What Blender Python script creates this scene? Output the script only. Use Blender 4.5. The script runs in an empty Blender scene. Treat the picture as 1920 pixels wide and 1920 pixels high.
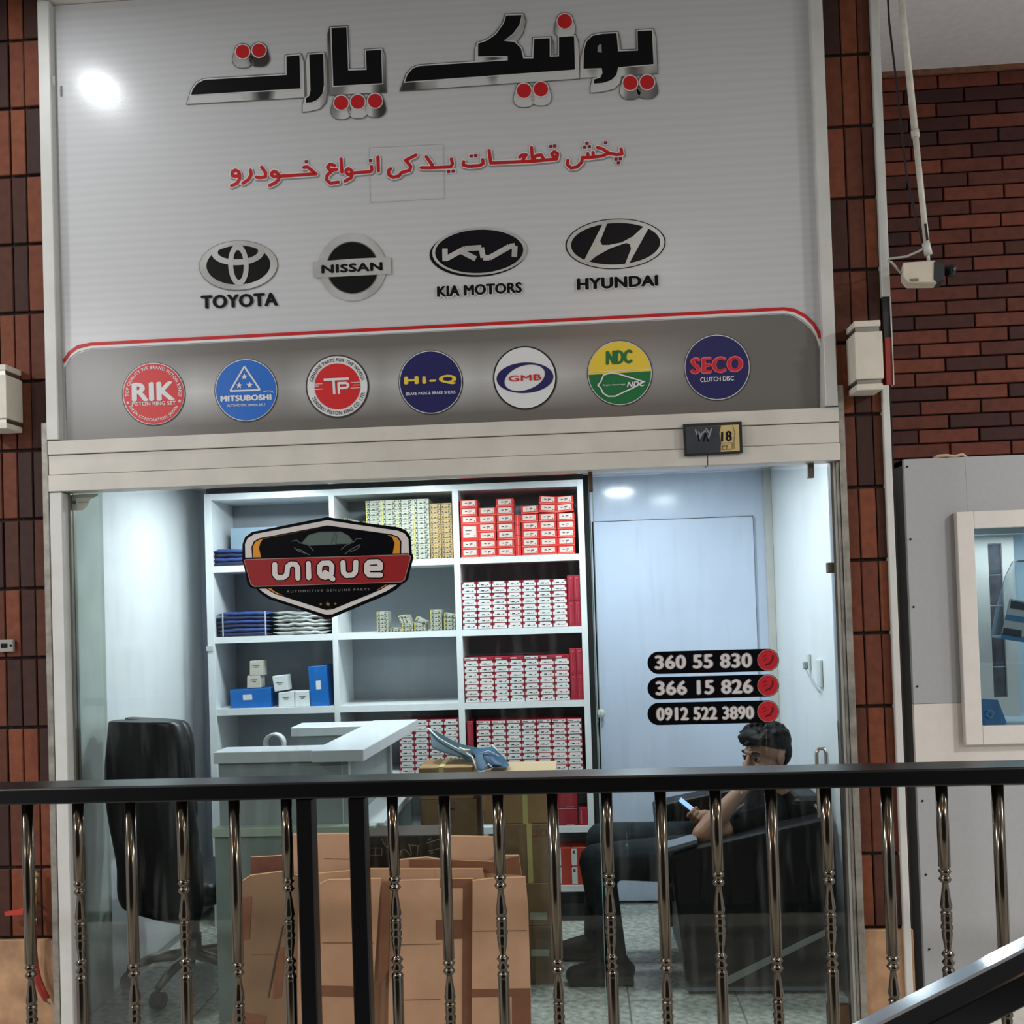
import bpy, bmesh, math, random
from mathutils import Vector, Matrix
random.seed(7)
scene = bpy.context.scene
COL = scene.collection

# ------------------------------------------------------------------ camera
F_PX = 1920.0; CY = 1090.0
def _axes(yaw, pitch, roll):
    yaw, pitch, roll = map(math.radians, (yaw, pitch, roll))
    fw = Vector((-math.sin(yaw)*math.cos(pitch), math.cos(yaw)*math.cos(pitch), math.sin(pitch)))
    r = Vector((math.cos(yaw), math.sin(yaw), 0)); u = r.cross(fw)
    return r*math.cos(roll)-u*math.sin(roll), r*math.sin(roll)+u*math.cos(roll), fw
CR, CU, CF = _axes(3.62, 1.242, 1.839)
CAM = Vector((0, -3.43, 1.48))
cd = bpy.data.cameras.new('camera'); co = bpy.data.objects.new('camera', cd); COL.objects.link(co)
cd.sensor_fit = 'HORIZONTAL'; cd.sensor_width = 36; cd.lens = 36.0; cd.shift_y = (CY-960)/1920.0; cd.clip_start = .05
m = Matrix.Identity(4)
for i in range(3):
    m[i][0] = CR[i]; m[i][1] = CU[i]; m[i][2] = -CF[i]; m[i][3] = CAM[i]
co.matrix_world = m
scene.camera = co
def _dir(x, y): return CF + CR*((x-960)/F_PX) - CU*((y-CY)/F_PX)
def at(x, y, Y):
    d = _dir(x, y); return CAM + d*((Y-CAM.y)/d.y)
def atz(x, y, Z):
    d = _dir(x, y); return CAM + d*((Z-CAM.z)/d.z)

# ------------------------------------------------------------------ world, exposure, lights
scene.view_settings.view_transform = 'Standard'; scene.view_settings.look = 'None'
scene.view_settings.exposure = 0.0; scene.view_settings.gamma = 1.0; scene.view_settings.use_curve_mapping = False
w = bpy.data.worlds.new('mall_air'); scene.world = w; w.use_nodes = True
w.node_tree.nodes['Background'].inputs[0].default_value = (.93, .96, 1.0, 1)
w.node_tree.nodes['Background'].inputs[1].default_value = .85
cy_ = scene.cycles; cy_.max_bounces = 6; cy_.diffuse_bounces = 3; cy_.glossy_bounces = 3; cy_.transparent_max_bounces = 12; cy_.caustics_reflective = False; cy_.caustics_refractive = False
CEIL = 3.66; SHOPCEIL = 2.10
# (x, y, diameter, watts, colour): corridor downlights and added fill lamps, then shop downlights
MALL_LAMPS = [(-1.885, -.616, .11, 7, (.93, .97, 1)), (3.6, -.7, .30, 14, (1, .96, .92)), (.658, -3.31, .15, 5, (1, .98, .95)),  # the wide second lamp is added, set clear of the sign's reflections
              (-4.3, -2.3, .55, 150, (.99, .99, 1)), (4.3, -2.3, .55, 150, (1, .98, .96)), (-4.3, -5.6, .55, 150, (.99, .99, 1)), (4.3, -5.6, .55, 150, (1, .98, .96)),  # unseen fill lamps added to even out the light outside the shop
              (.278, -4.917, .20, 10, (1, .55, .22))]
SHOP_LAMPS = [(.252, .966, .17, 11.5), (-.75, .90, .17, 12), (-1.40, .98, .17, 9), (.55, .42, .17, 6)]
NICHE_W = 1.6

# ------------------------------------------------------------------ materials
def lin(c):
    if isinstance(c, str): c = tuple(int(c[i:i+2], 16) for i in (0, 2, 4))
    return tuple(((v/255/12.92) if v/255 <= .04045 else ((v/255+.055)/1.055)**2.4) for v in c) + (1,)
MATS = {}
def mat(name, col, rough=.5, metal=0., noise=0., nscale=20., spec=.5, col2=None, stretch=None, bump=0., coat=0., trans=0., rnd=False):
    if name in MATS: return MATS[name]
    M = bpy.data.materials.new(name); M.use_nodes = True; nt = M.node_tree; b = nt.nodes['Principled BSDF']
    b.inputs['Roughness'].default_value = rough; b.inputs['Metallic'].default_value = metal
    b.inputs['Specular IOR Level'].default_value = spec; b.inputs['Coat Weight'].default_value = coat
    b.inputs['Coat Roughness'].default_value = .05
    c = lin(col); b.inputs['Base Color'].default_value = c
    if noise or col2 or bump:
        tc = nt.nodes.new('ShaderNodeTexCoord'); mp = nt.nodes.new('ShaderNodeMapping'); n = nt.nodes.new('ShaderNodeTexNoise')
        nt.links.new(tc.outputs['Object'], mp.inputs[0]); nt.links.new(mp.outputs[0], n.inputs['Vector'])
        if stretch: mp.inputs['Scale'].default_value = stretch
        n.inputs['Scale'].default_value = nscale; n.inputs['Detail'].default_value = 4
        if noise or col2:
            r = nt.nodes.new('ShaderNodeValToRGB'); nt.links.new(n.outputs['Fac'], r.inputs[0])
            c2 = lin(col2) if col2 else tuple(v*(1-noise) for v in c[:3])+(1,)
            c1 = c if col2 else tuple(min(1, v*(1+noise)) for v in c[:3])+(1,)
            r.color_ramp.elements[0].color = c2; r.color_ramp.elements[1].color = c1
            r.color_ramp.elements[0].position = .32; r.color_ramp.elements[1].position = .68
            nt.links.new(r.outputs[0], b.inputs['Base Color'])
        if bump:
            bp = nt.nodes.new('ShaderNodeBump'); bp.inputs['Strength'].default_value = bump; bp.inputs['Distance'].default_value = .01
            nt.links.new(n.outputs['Fac'], bp.inputs['Height']); nt.links.new(bp.outputs[0], b.inputs['Normal'])
    MATS[name] = M; return M
def random_ramp_mat(name, stops, rough=.7, nscale=30., bump=.3):
    M = bpy.data.materials.new(name); M.use_nodes = True; nt = M.node_tree; b = nt.nodes['Principled BSDF']
    b.inputs['Roughness'].default_value = rough; b.inputs['Specular IOR Level'].default_value = .3
    oi = nt.nodes.new('ShaderNodeObjectInfo'); r = nt.nodes.new('ShaderNodeValToRGB'); nt.links.new(oi.outputs['Random'], r.inputs[0])
    el = r.color_ramp.elements
    while len(el) < len(stops): el.new(.5)
    for e, (p, c) in zip(el, stops): e.position = p; e.color = lin(c)
    tc = nt.nodes.new('ShaderNodeTexCoord'); n = nt.nodes.new('ShaderNodeTexNoise'); n.inputs['Scale'].default_value = nscale; n.inputs['Detail'].default_value = 5
    ad = nt.nodes.new('ShaderNodeVectorMath'); ad.operation = 'ADD'; nt.links.new(tc.outputs['Object'], ad.inputs[0]); nt.links.new(oi.outputs['Location'], ad.inputs[1])
    nt.links.new(ad.outputs[0], n.inputs['Vector'])
    mx = nt.nodes.new('ShaderNodeMix'); mx.data_type = 'RGBA'; mx.blend_type = 'MULTIPLY'; mx.inputs[0].default_value = .55
    nt.links.new(r.outputs[0], mx.inputs[6])
    r2 = nt.nodes.new('ShaderNodeValToRGB'); r2.color_ramp.elements[0].color = (.45, .45, .45, 1); r2.color_ramp.elements[0].position = .3; r2.color_ramp.elements[1].position = .65
    nt.links.new(n.outputs['Fac'], r2.inputs[0]); nt.links.new(r2.outputs[0], mx.inputs[7]); nt.links.new(mx.outputs[2], b.inputs['Base Color'])
    bp = nt.nodes.new('ShaderNodeBump'); bp.inputs['Strength'].default_value = bump; bp.inputs['Distance'].default_value = .004
    nt.links.new(n.outputs['Fac'], bp.inputs['Height']); nt.links.new(bp.outputs[0], b.inputs['Normal'])
    MATS[name] = M; return M
def glass_mat(name, tint, refl=1.0, haze=0.0, rough=0.0):
    M = bpy.data.materials.new(name); M.use_nodes = True; nt = M.node_tree
    for n in list(nt.nodes): nt.nodes.remove(n)
    o = nt.nodes.new('ShaderNodeOutputMaterial'); t = nt.nodes.new('ShaderNodeBsdfTransparent'); t.inputs[0].default_value = tint
    g = nt.nodes.new('ShaderNodeBsdfGlossy'); g.inputs['Roughness'].default_value = rough
    fr = nt.nodes.new('ShaderNodeFresnel'); fr.inputs[0].default_value = 1.5
    mu = nt.nodes.new('ShaderNodeMath'); mu.operation = 'MULTIPLY'; mu.inputs[1].default_value = refl; nt.links.new(fr.outputs[0], mu.inputs[0])
    mx = nt.nodes.new('ShaderNodeMixShader'); nt.links.new(mu.outputs[0], mx.inputs[0]); nt.links.new(t.outputs[0], mx.inputs[1]); nt.links.new(g.outputs[0], mx.inputs[2])
    last = mx
    if haze:
        d = nt.nodes.new('ShaderNodeBsdfDiffuse'); d.inputs[0].default_value = (.75, .78, .78, 1)
        tc = nt.nodes.new('ShaderNodeTexCoord'); mp = nt.nodes.new('ShaderNodeMapping'); mp.inputs['Scale'].default_value = (1, 1, .12)
        n = nt.nodes.new('ShaderNodeTexNoise'); n.inputs['Scale'].default_value = 26; n.inputs['Detail'].default_value = 6
        nt.links.new(tc.outputs['Object'], mp.inputs[0]); nt.links.new(mp.outputs[0], n.inputs['Vector'])
        r = nt.nodes.new('ShaderNodeValToRGB'); r.color_ramp.elements[0].position = .52; r.color_ramp.elements[1].position = .8
        r.color_ramp.elements[1].color = (haze,)*3+(1,); nt.links.new(n.outputs['Fac'], r.inputs[0])
        m2 = nt.nodes.new('ShaderNodeMixShader'); nt.links.new(r.outputs[0], m2.inputs[0]); nt.links.new(mx.outputs[0], m2.inputs[1]); nt.links.new(d.outputs[0], m2.inputs[2]); last = m2
    nt.links.new(last.outputs[0], o.inputs[0]); MATS[name] = M; return M
def emit_mat(name, col, s):
    M = bpy.data.materials.new(name); M.use_nodes = True; b = M.node_tree.nodes['Principled BSDF']
    b.inputs['Base Color'].default_value = (*col, 1); b.inputs['Emission Color'].default_value = (*col, 1); b.inputs['Emission Strength'].default_value = s
    MATS[name] = M; return M
def M_(n): return MATS[n]

# ------------------------------------------------------------------ mesh builder
def world_of(o):
    M = o.matrix_basis.copy()
    while o.parent is not None: o = o.parent; M = o.matrix_basis @ M
    return M
class MB:
    def __init__(s): s.v = []; s.f = []; s.m = []
    def add(s, vs, fs, mi=0):
        n = len(s.v); s.v += [Vector(v) for v in vs]; s.f += [tuple(i+n for i in f) for f in fs]; s.m += [mi]*len(fs); return s
    def box(s, x0, x1, y0, y1, z0, z1, mi=0):
        return s.add([(x0,y0,z0),(x1,y0,z0),(x1,y1,z0),(x0,y1,z0),(x0,y0,z1),(x1,y0,z1),(x1,y1,z1),(x0,y1,z1)],
                     [(0,3,2,1),(4,5,6,7),(0,1,5,4),(1,2,6,5),(2,3,7,6),(3,0,4,7)], mi)
    def prism(s, pts, off, mi=0):
        pts = [Vector(p) for p in pts]; n = len(pts); off = Vector(off)
        return s.add(pts+[p+off for p in pts], [tuple(range(n)), tuple(range(2*n-1, n-1, -1))]+[(i, n+i, n+(i+1)%n, (i+1)%n) for i in range(n)], mi)
    def tube(s, pts, r, n=10, mi=0, cap=True):
        pts = [Vector(p) for p in pts]; rs = r if isinstance(r, (list, tuple)) else [r]*len(pts); base = len(s.v); a = None; vs = []
        for i, p in enumerate(pts):
            d = (pts[min(i+1, len(pts)-1)]-pts[max(i-1, 0)])
            if d.length < 1e-9: d = Vector((0, 0, 1))
            d.normalize()
            if a is None:
                a = d.cross(Vector((0, 0, 1)) if abs(d.z) < .9 else Vector((1, 0, 0))).normalized()
            else:
                a = (a-d*a.dot(d)).normalized()
            b = d.cross(a)
            vs += [p+(a*math.cos(2*math.pi*k/n)+b*math.sin(2*math.pi*k/n))*rs[i] for k in range(n)]
        fs = []
        for i in range(len(pts)-1):
            for k in range(n): fs.append((i*n+k, i*n+(k+1)%n, (i+1)*n+(k+1)%n, (i+1)*n+k))
        if cap: fs += [tuple(range(n-1, -1, -1)), tuple(range((len(pts)-1)*n, len(pts)*n))]
        return s.add(vs, fs, mi)
    def lathe(s, prof, c, n=16, mi=0, cap=True): return s._lathe(prof, Vector(c), n, mi, cap)
    def _lathe(s, prof, c, n, mi, cap=True):
        vs = []; fs = []
        for r, z in prof: vs += [c+Vector((r*math.cos(2*math.pi*k/n), r*math.sin(2*math.pi*k/n), z)) for k in range(n)]
        for i in range(len(prof)-1):
            for k in range(n): fs.append((i*n+k, i*n+(k+1)%n, (i+1)*n+(k+1)%n, (i+1)*n+k))
        if cap: fs += [tuple(range(n-1, -1, -1)), tuple(range((len(prof)-1)*n, len(prof)*n))]
        return s.add(vs, fs, mi)
    def ball(s, c, r, n=12, mi=0, rot=None):
        c = Vector(c); r = Vector(r) if not isinstance(r, (int, float)) else Vector((r, r, r)); vs = []; fs = []; h = n//2
        for i in range(h+1):
            t = math.pi*i/h
            for k in range(n):
                v = Vector((r.x*math.sin(t)*math.cos(2*math.pi*k/n), r.y*math.sin(t)*math.sin(2*math.pi*k/n), r.z*math.cos(t)))
                vs.append(c+(rot @ v if rot else v))
        for i in range(h):
            for k in range(n): fs.append((i*n+k, (i+1)*n+k, (i+1)*n+(k+1)%n, i*n+(k+1)%n))
        return s.add(vs, fs, mi)
    def build(s, name, mats, parent=None, smooth=False, bevel=0., local=False, seg=1, weld=True):
        me = bpy.data.meshes.new(name); vs = s.v; loc = None
        if not local:
            if parent is not None:
                inv = world_of(parent).inverted(); vs = [inv @ v for v in vs]
            else:
                xs = [v.x for v in vs]; ys = [v.y for v in vs]; zs = [v.z for v in vs]
                loc = Vector(((min(xs)+max(xs))/2, (min(ys)+max(ys))/2, min(zs))); vs = [v-loc for v in vs]
        me.from_pydata([tuple(v) for v in vs], [], s.f)
        for mm in (mats if isinstance(mats, (list, tuple)) else [mats]): me.materials.append(mm)
        for p, mi in zip(me.polygons, s.m): p.material_index = mi; p.use_smooth = smooth
        bm = bmesh.new(); bm.from_mesh(me)
        if weld: bmesh.ops.remove_doubles(bm, verts=bm.verts, dist=1e-5)
        if bevel:
            es = [e for e in bm.edges if len(e.link_faces) == 2 and e.calc_face_angle(0) > .6]
            bmesh.ops.bevel(bm, geom=es, offset=bevel, segments=seg, affect='EDGES', profile=.5)
        if weld: bmesh.ops.recalc_face_normals(bm, faces=bm.faces)
        bm.to_mesh(me); bm.free(); me.update()
        o = bpy.data.objects.new(name, me); COL.objects.link(o); o.parent = parent
        if loc is not None: o.location = loc
        return o
def empty(name, loc=(0, 0, 0), rz=0.):
    o = bpy.data.objects.new(name, None); COL.objects.link(o); o.location = loc; o.rotation_euler = (0, 0, rz); o.empty_display_size = .1; return o
def tag(o, label=None, cat=None, group=None, kind=None):
    if label: o['label'] = label
    if cat: o['category'] = cat
    if group: o['group'] = group
    if kind: o['kind'] = kind
    return o
def clone(me, name, loc, parent=None, rot=None, scale=None):
    o = bpy.data.objects.new(name, me); COL.objects.link(o); o.parent = parent; o.location = loc
    if rot: o.rotation_euler = rot
    if scale: o.scale = scale
    return o
def B(name, bx, m, parent=None, bevel=0., smooth=False): return MB().box(*bx).build(name, m, parent, smooth, bevel)
def struct(o, label=None, cat=None): return tag(o, label, cat, kind='structure')

# ---- flat print helpers: outlines in picture pixels, laid on the plane Y
def ell(cx, cy, rx, ry=None, rot=0., n=44, a0=0., a1=360.):
    ry = rx if ry is None else ry; out = []; full = abs(a1-a0) >= 360; k = n if full else n+1; rr = math.radians(rot)
    for i in range(k):
        a = math.radians(a0+(a1-a0)*i/n); x = rx*math.cos(a); y = ry*math.sin(a)
        out.append((cx+x*math.cos(rr)-y*math.sin(rr), cy+x*math.sin(rr)+y*math.cos(rr)))
    return out
def zz(pts, ox, oy, s): return [(ox+x/s, oy+y/s) for x, y in pts]
def offs(pts, d):
    n = len(pts); A = sum(pts[i][0]*pts[(i+1)%n][1]-pts[(i+1)%n][0]*pts[i][1] for i in range(n)); sg = 1 if A > 0 else -1; out = []
    for i in range(n):
        a = Vector(pts[i-1]); b = Vector(pts[i]); c = Vector(pts[(i+1)%n])
        e1 = (b-a).normalized() if (b-a).length > 0 else Vector((1, 0)); e2 = (c-b).normalized() if (c-b).length > 0 else e1
        n1 = Vector((e1.y, -e1.x))*sg; n2 = Vector((e2.y, -e2.x))*sg; nn = n1+n2
        if nn.length < .3: nn = n1
        nn = nn/max(.5, nn.dot(n1)); out.append(tuple(b+nn*d))
    return out
LY = .0011
def flat(name, polys, Y, m, parent):
    mb = MB()
    k = min(1.2e-5, .0008/max(1, len(polys)))
    for i, p in enumerate(polys):
        A_ = sum(p[j-1][0]*p[j][1]-p[j][0]*p[j-1][1] for j in range(len(p)))
        if A_ < 0: p = p[::-1]
        mb.add([at(x, y, Y-i*k) for x, y in p], [tuple(range(len(p)))])
    return mb.build(name, m, parent, weld=False)
def band(name, outer, inner, Y, m, parent):
    n = len(outer); mb = MB()
    mb.add([at(x, y, Y) for x, y in outer]+[at(x, y, Y) for x, y in inner], [(i, (i+1)%n, n+(i+1)%n, n+i) for i in range(n)])
    return mb.build(name, m, parent, weld=False)
def stroke_polys(lines, w, joint=True):
    out = []
    for ln in lines:
        for a, b in zip(ln, ln[1:]):
            a = Vector(a); b = Vector(b); d = b-a
            if d.length < 1e-6: continue
            n = Vector((-d.y, d.x)).normalized()*(w/2)
            out.append([tuple(a+n), tuple(b+n), tuple(b-n), tuple(a-n)])
        if joint:
            for p in ln: out.append(ell(p[0], p[1], w/2, n=10))
    return out
def strokes(name, lines, w, Y, m, parent, joint=True): return flat(name, stroke_polys(lines, w, joint), Y, m, parent)
_TX = {}
def text_geo(body, bold=0., spacing=1.):
    key = (body, bold, spacing)
    if key in _TX: return _TX[key]
    c = bpy.data.curves.new('t', 'FONT'); c.body = body; c.offset = bold; c.space_character = spacing; c.resolution_u = 3; c.fill_mode = 'BOTH'
    o = bpy.data.objects.new('t', c); me = bpy.data.meshes.new_from_object(o)
    vs = [(v.co.x, v.co.y) for v in me.vertices]; fs = [tuple(p.vertices) for p in me.polygons]
    bpy.data.objects.remove(o); bpy.data.meshes.remove(me); bpy.data.curves.remove(c)
    xs = [v[0] for v in vs]; ys = [v[1] for v in vs]; x0, x1, y0, y1 = min(xs), max(xs), min(ys), max(ys)
    _TX[key] = ([((x-x0)/(x1-x0), (y-y0)/(y1-y0)) for x, y in vs], fs); return _TX[key]
def text(name, body, quad, Y, m, parent, bold=0., spacing=1., split=False):
    vs, fs = text_geo(body, 0., spacing+bold*.9); tl, tr, br, bl = [Vector(q) for q in quad]
    wd = ((tr-tl).length+(br-bl).length)/2; ht = ((bl-tl).length+(br-tr).length)/2; bp_ = bold*ht*1.15; sh_ = [(0, 0)] if bold <= 0 else [(-1, 0), (1, 0), (0, .6), (0, -.6), (-.6, .4), (.6, -.4)]
    tl, tr, br, bl = tl+Vector((bp_, bp_*.6)), tr+Vector((-bp_, bp_*.6)), br+Vector((-bp_, -bp_*.6)), bl+Vector((bp_, -bp_*.6))
    def mp(u, v, i):
        p = (bl*(1-u)+br*u)*(1-v)+(tl*(1-u)+tr*u)*v; dx, dy = sh_[i]; return at(p.x+dx*bp_, p.y+dy*bp_, Y-i*2e-5)
    if not split:
        mb = MB()
        for i in range(len(sh_)): mb.add([mp(u, v, i) for u, v in vs], fs)
        return mb.build(name, m, parent, weld=False)
    par = list(range(len(vs)))
    def fd(i):
        while par[i] != i: par[i] = par[par[i]]; i = par[i]
        return i
    for f in fs:
        for i in f[1:]: par[fd(i)] = fd(f[0])
    grp = {}
    for f in fs: grp.setdefault(fd(f[0]), []).append(f)
    for g in sorted(grp.values(), key=lambda g: min(vs[i][0] for f in g for i in f)):
        ids = sorted({i for f in g for i in f}); ix = {v: k for k, v in enumerate(ids)}; mb = MB()
        for i in range(len(sh_)): mb.add([mp(vs[j][0], vs[j][1], i) for j in ids], [tuple(ix[j] for j in f) for f in g])
        o = mb.build(name, m, parent, weld=False)
    return o
def arc_text(name, body, c, r0, r1, a0, a1, Y, m, parent, bold=0., spacing=1.1):
    vs, fs = text_geo(body, bold, spacing); out = []
    for u, v in vs:
        a = math.radians(a0+(a1-a0)*u); r = r0+(r1-r0)*v; out.append(at(c[0]+r*math.cos(a), c[1]+r*math.sin(a), Y))
    return MB().add(out, fs).build(name, m, parent, weld=False)
def star(cx, cy, r, rot=-90):
    return [(cx+(r if i % 2 == 0 else r*.42)*math.cos(math.radians(rot+36*i)), cy+(r if i % 2 == 0 else r*.42)*math.sin(math.radians(rot+36*i))) for i in range(10)]
ORD = ['zeroth', 'first', 'second', 'third', 'fourth', 'fifth', 'sixth', 'seventh', 'eighth', 'ninth', 'tenth', 'eleventh', 'twelfth', 'thirteenth', 'fourteenth']

# ------------------------------------------------------------------ shared materials
mat('white_alu', 'c9c8c2', .38, .0, noise=.06, nscale=9, bump=.02)
mat('cream_alu', 'cbc6bb', .42, .0, noise=.07, nscale=7)
mat('trim_steel', '8f8a80', .45, .35, noise=.25, nscale=30)
mat('dark_gap', '0c0c0c', .8)
mat('mortar', '2c211d', .95, noise=.3, nscale=40)
random_ramp_mat('brick', [(0, '38201b'), (.3, '43251b'), (.5, '5d3120'), (.75, '703a25'), (1, '7c4329')])
random_ramp_mat('brick_recess', [(0, '351b19'), (.3, '4b241c'), (.6, '623022'), (1, '783d2a')])
mat('beige_stone', 'aa8463', .5, noise=.25, nscale=14, spec=.4)
mat('plaster', 'd6d3d2', .85, noise=.05, nscale=30)
mat('mall_ceiling', 'b9b6b2', .85, noise=.04, nscale=6)
mat('mall_floor', 'c9c4ba', .35, noise=.15, nscale=12)
mat('shop_wall', 'e6eaec', .22, noise=.02, nscale=3, spec=.5)
mat('shop_wall_blue', 'cfdaee', .14, noise=.02, nscale=3)
mat('shop_ceiling', 'e4e8ea', .35, noise=.02, nscale=5)
mat('edge_strip_paint', 'aab5ad', .3, noise=.08, nscale=5)
mat('terrazzo', 'c3c6bd', .25, col2='868c80', nscale=38)
mat('tile_joint', '6b6f66', .8)
mat('black', '0e0f12', .35); mat('matte_black', '14151a', .6); mat('ink', '0c0d0f', .45, spec=.15)
mat('print_red', 'c0181c', .4, noise=.04, nscale=9, spec=.4); mat('print_white', 'd9d9d8', .4, spec=.4)
mat('chrome', 'd8d4cc', .12, 1.); mat('brushed', '9b978e', .3, .9)
glass_mat('shop_glass', (.94, .98, .97, 1), .75, .05)
glass_mat('plain_glass', (.90, .96, .97, 1), 1.0)
mat('glass_edge', '7fa79a', .15, spec=.6)
mat('lamp_ring', 'e8e8e6', .4)

# ------------------------------------------------------------------ lamps the place has, and added fill lamps
def downlight(x, y, z, d, watts, col, label, group):
    o = empty('ceiling_light', (x, y, z-.012)); tag(o, label, 'light', group)
    MB().lathe([(d/2, 0), (d/2+.02, 0), (d/2+.022, .010), (d/2+.01, .0119), (d/2, .0119)], (x, y, z-.012), 28, 0, False).build('ring', M_('lamp_ring'), o, True)
    MB().lathe([(.001, .006), (d/2, .006), (d/2, .0115), (.001, .0115)], (x, y, z-.012), 28).build('diffuser', emit_mat('diffuser_%d' % len(MATS), col, 3), o)
    L = bpy.data.lights.new('lamp', 'AREA'); L.shape = 'DISK'; L.size = d*.95; L.energy = watts; L.color = col
    lo = bpy.data.objects.new('lamp', L); COL.objects.link(lo); lo.parent = o; lo.location = (0, 0, .002)
    return o
ML = ['downlight over the left brick pillar and sign corner', 'added wide fill lamp over the kiosk end of the walkway', 'downlight above the viewer facing the shop sign',
      'added large fill lamp far left, near the shops', 'added large fill lamp far right, near the shops', 'added large fill lamp far left, behind the viewer', 'added large fill lamp far right, behind the viewer', 'warm orange lamp far behind the viewer']
for (x, y, d, wt, c), lb in zip(MALL_LAMPS, ML): downlight(x, y, CEIL, d, wt, c, lb, 'mall ceiling downlights')
for (x, y, d, wt), lb in zip(SHOP_LAMPS, ['round shop ceiling light before the white inner door', 'round shop ceiling light above the reception desk', 'round shop ceiling light between the black office chair and the shelves', 'round shop ceiling light above the glass door']):
    downlight(x, y, SHOPCEIL, d, wt, (.89, .95, 1.0), lb, 'shop ceiling lights')

# ------------------------------------------------------------------ mall structure
struct(B('floor', (-3.2, 3.2, -1.45, -.05, -.3, 0), M_('mall_floor')), 'polished stone walkway between the railing and the shops', 'floor')
struct(B('floor_void', (-5, 5, -7, -1.45, -3.2, -3.0), M_('mall_floor')), 'floor of the mall level below the railing', 'floor')
struct(B('ceiling', (-5, 5, -7, .02, CEIL, CEIL+.1), M_('mall_ceiling')), 'pale mall ceiling above the walkway', 'ceiling')
struct(B('wall_far', (-5, 5, -7.2, -7, -3.2, CEIL), mat('far_wall', '2e2a26', .8, noise=.2, nscale=2)), 'unseen dark mall wall added far behind the viewer for darker reflections', 'wall')  # added so the shop glass reflects a darker background
struct(B('wall_above_shop', (-1.80, .875, .03, .1, SHOPCEIL+.04, CEIL), M_('plaster')), 'wall that carries the big shop sign', 'wall')
BR = MB().box(-.5, .5, 0, 1, -.5, .5).build('brick_mesh', M_('brick'), None, bevel=.0, local=True)
def brick_mesh(name, w, d, h, m):
    o = MB().box(-w/2, w/2, 0, d, -h/2, h/2).build(name, m, None, bevel=.0025, local=True); me = o.data; bpy.data.objects.remove(o); return me
bpy.data.objects.remove(BR)
ROW = .240; Z0 = .386; NR = 14
def pillar(name, label, x0, x1, cols):
    wl = MB().box(x0, x1, .012, .045, Z0-.386, CEIL).build(name, M_('mortar')); struct(wl, label, 'wall')
    inv = world_of(wl).inverted()
    for wd, cx in cols:
        me = brick_mesh('brick', wd, .014, .229, M_('brick'))
        for r in range(NR):
            h = min(ROW, CEIL-(Z0+r*ROW)); z = Z0+ROW*r+ROW/2
            if h < .1: continue
            clone(me, 'brick', inv @ Vector((cx+random.uniform(-.0008, .0008), -.001+random.uniform(-.0015, .0015), z)), wl)
    MB().box(x0+.004, x1-.004, -.006, .02, 0, Z0-.006).build('stone_base', M_('beige_stone'), wl, bevel=.002)
    return wl
pillar('wall_left', 'left brick pillar of upright dark red tiles beside the sign', -2.75, -1.803, [(.062, -1.836)]+[(.0505, -1.836-.060-.0555*k) for k in range(15)])
pillar('wall_right', 'right brick pillar of upright tiles between shop and recess', .873, 1.056, [(.055, .9045), (.052, .9615), (.038, 1.0105)])
# pillar corner strips
struct(MB().box(-1.822, -1.800, -.028, .01, 0, at(92, 793, -.02).z).build('trim_1', M_('trim_steel'), bevel=.002), 'grey steel corner strip on the left pillar', 'trim')
struct(MB().box(.872, .893, -.024, .01, 0, at(1575, 722, -.02).z).build('trim_2', M_('trim_steel'), bevel=.002), 'weathered steel strip on the right pillar beside the door', 'trim')
TX0, TX1 = at(1660, 872, -.018).x, at(1673, 872, -.018).x
zr0 = at(1663, 722, -.015).z; zr1 = at(1660, 632, -.015).z; zr2 = at(1656, 556, -.015).z
t3 = MB().box(TX0, TX1, -.018, .02, 0, zr0).box(1.031, 1.058, -.018, .02, zr2, CEIL-.002).build('trim_3', M_('white_alu'), bevel=.002); struct(t3, 'pale corner strip on the outer edge of the right pillar', 'trim')
MB().box(1.036, 1.056, -.012, .02, zr0+.001, zr1).build('red_backing', mat('red_paint', '8c2417', .5, noise=.1), t3); MB().box(1.034, 1.054, -.010, .02, zr1+.001, zr2-.001).build('dark_backing', mat('dark_backing', '2a2724', .7), t3); MB().box(1.0565, 1.0595, -.016, .02, zr0, zr2).build('edge_bead', M_('white_alu'), t3)
# recess with brick wall
wr = struct(B('wall_recess', (1.0, 3.2, .862, 1.0, 0, 3.60), M_('mortar')), 'recessed wall of long thin red bricks above the kiosk', 'wall')
inv = world_of(wr).inverted(); me_l = brick_mesh('brick', .236, .016, .0525, M_('brick_recess')); me_h = brick_mesh('brick', .113, .016, .0525, M_('brick_recess'))
for r in range(30):
    z = 3.60-.0585*(r+.5)
    if r == 0:
        pass
    x = 1.062-(.1215 if r % 2 else 0)+random.uniform(-.012, .012)
    while x < 2.35:
        yb_ = .846+random.uniform(-.002, .002)
        if x >= 1.058: clone(me_l, 'brick', inv @ Vector((x+.118, yb_, z)), wr)
        elif x+.236-.113 >= 1.055: clone(me_h, 'brick', inv @ Vector((x+.236-.0565, yb_, z)), wr)
        x += .2425
cap = MB().box(1.0, 3.2, .835, .87, 3.600, 3.62).build('top_course', mat('top_course', '7a5238', .8, noise=.3, nscale=30), wr)
struct(B('ceiling_recess', (1.058, 3.2, .0, 1.0, 3.62, CEIL), M_('plaster')), 'grey plaster soffit over the brick recess', 'ceiling')
struct(B('floor_recess', (1.058, 3.2, -.05, .86, -.3, 0), M_('mall_floor')), 'floor of the recess under the kiosk', 'floor')

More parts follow.
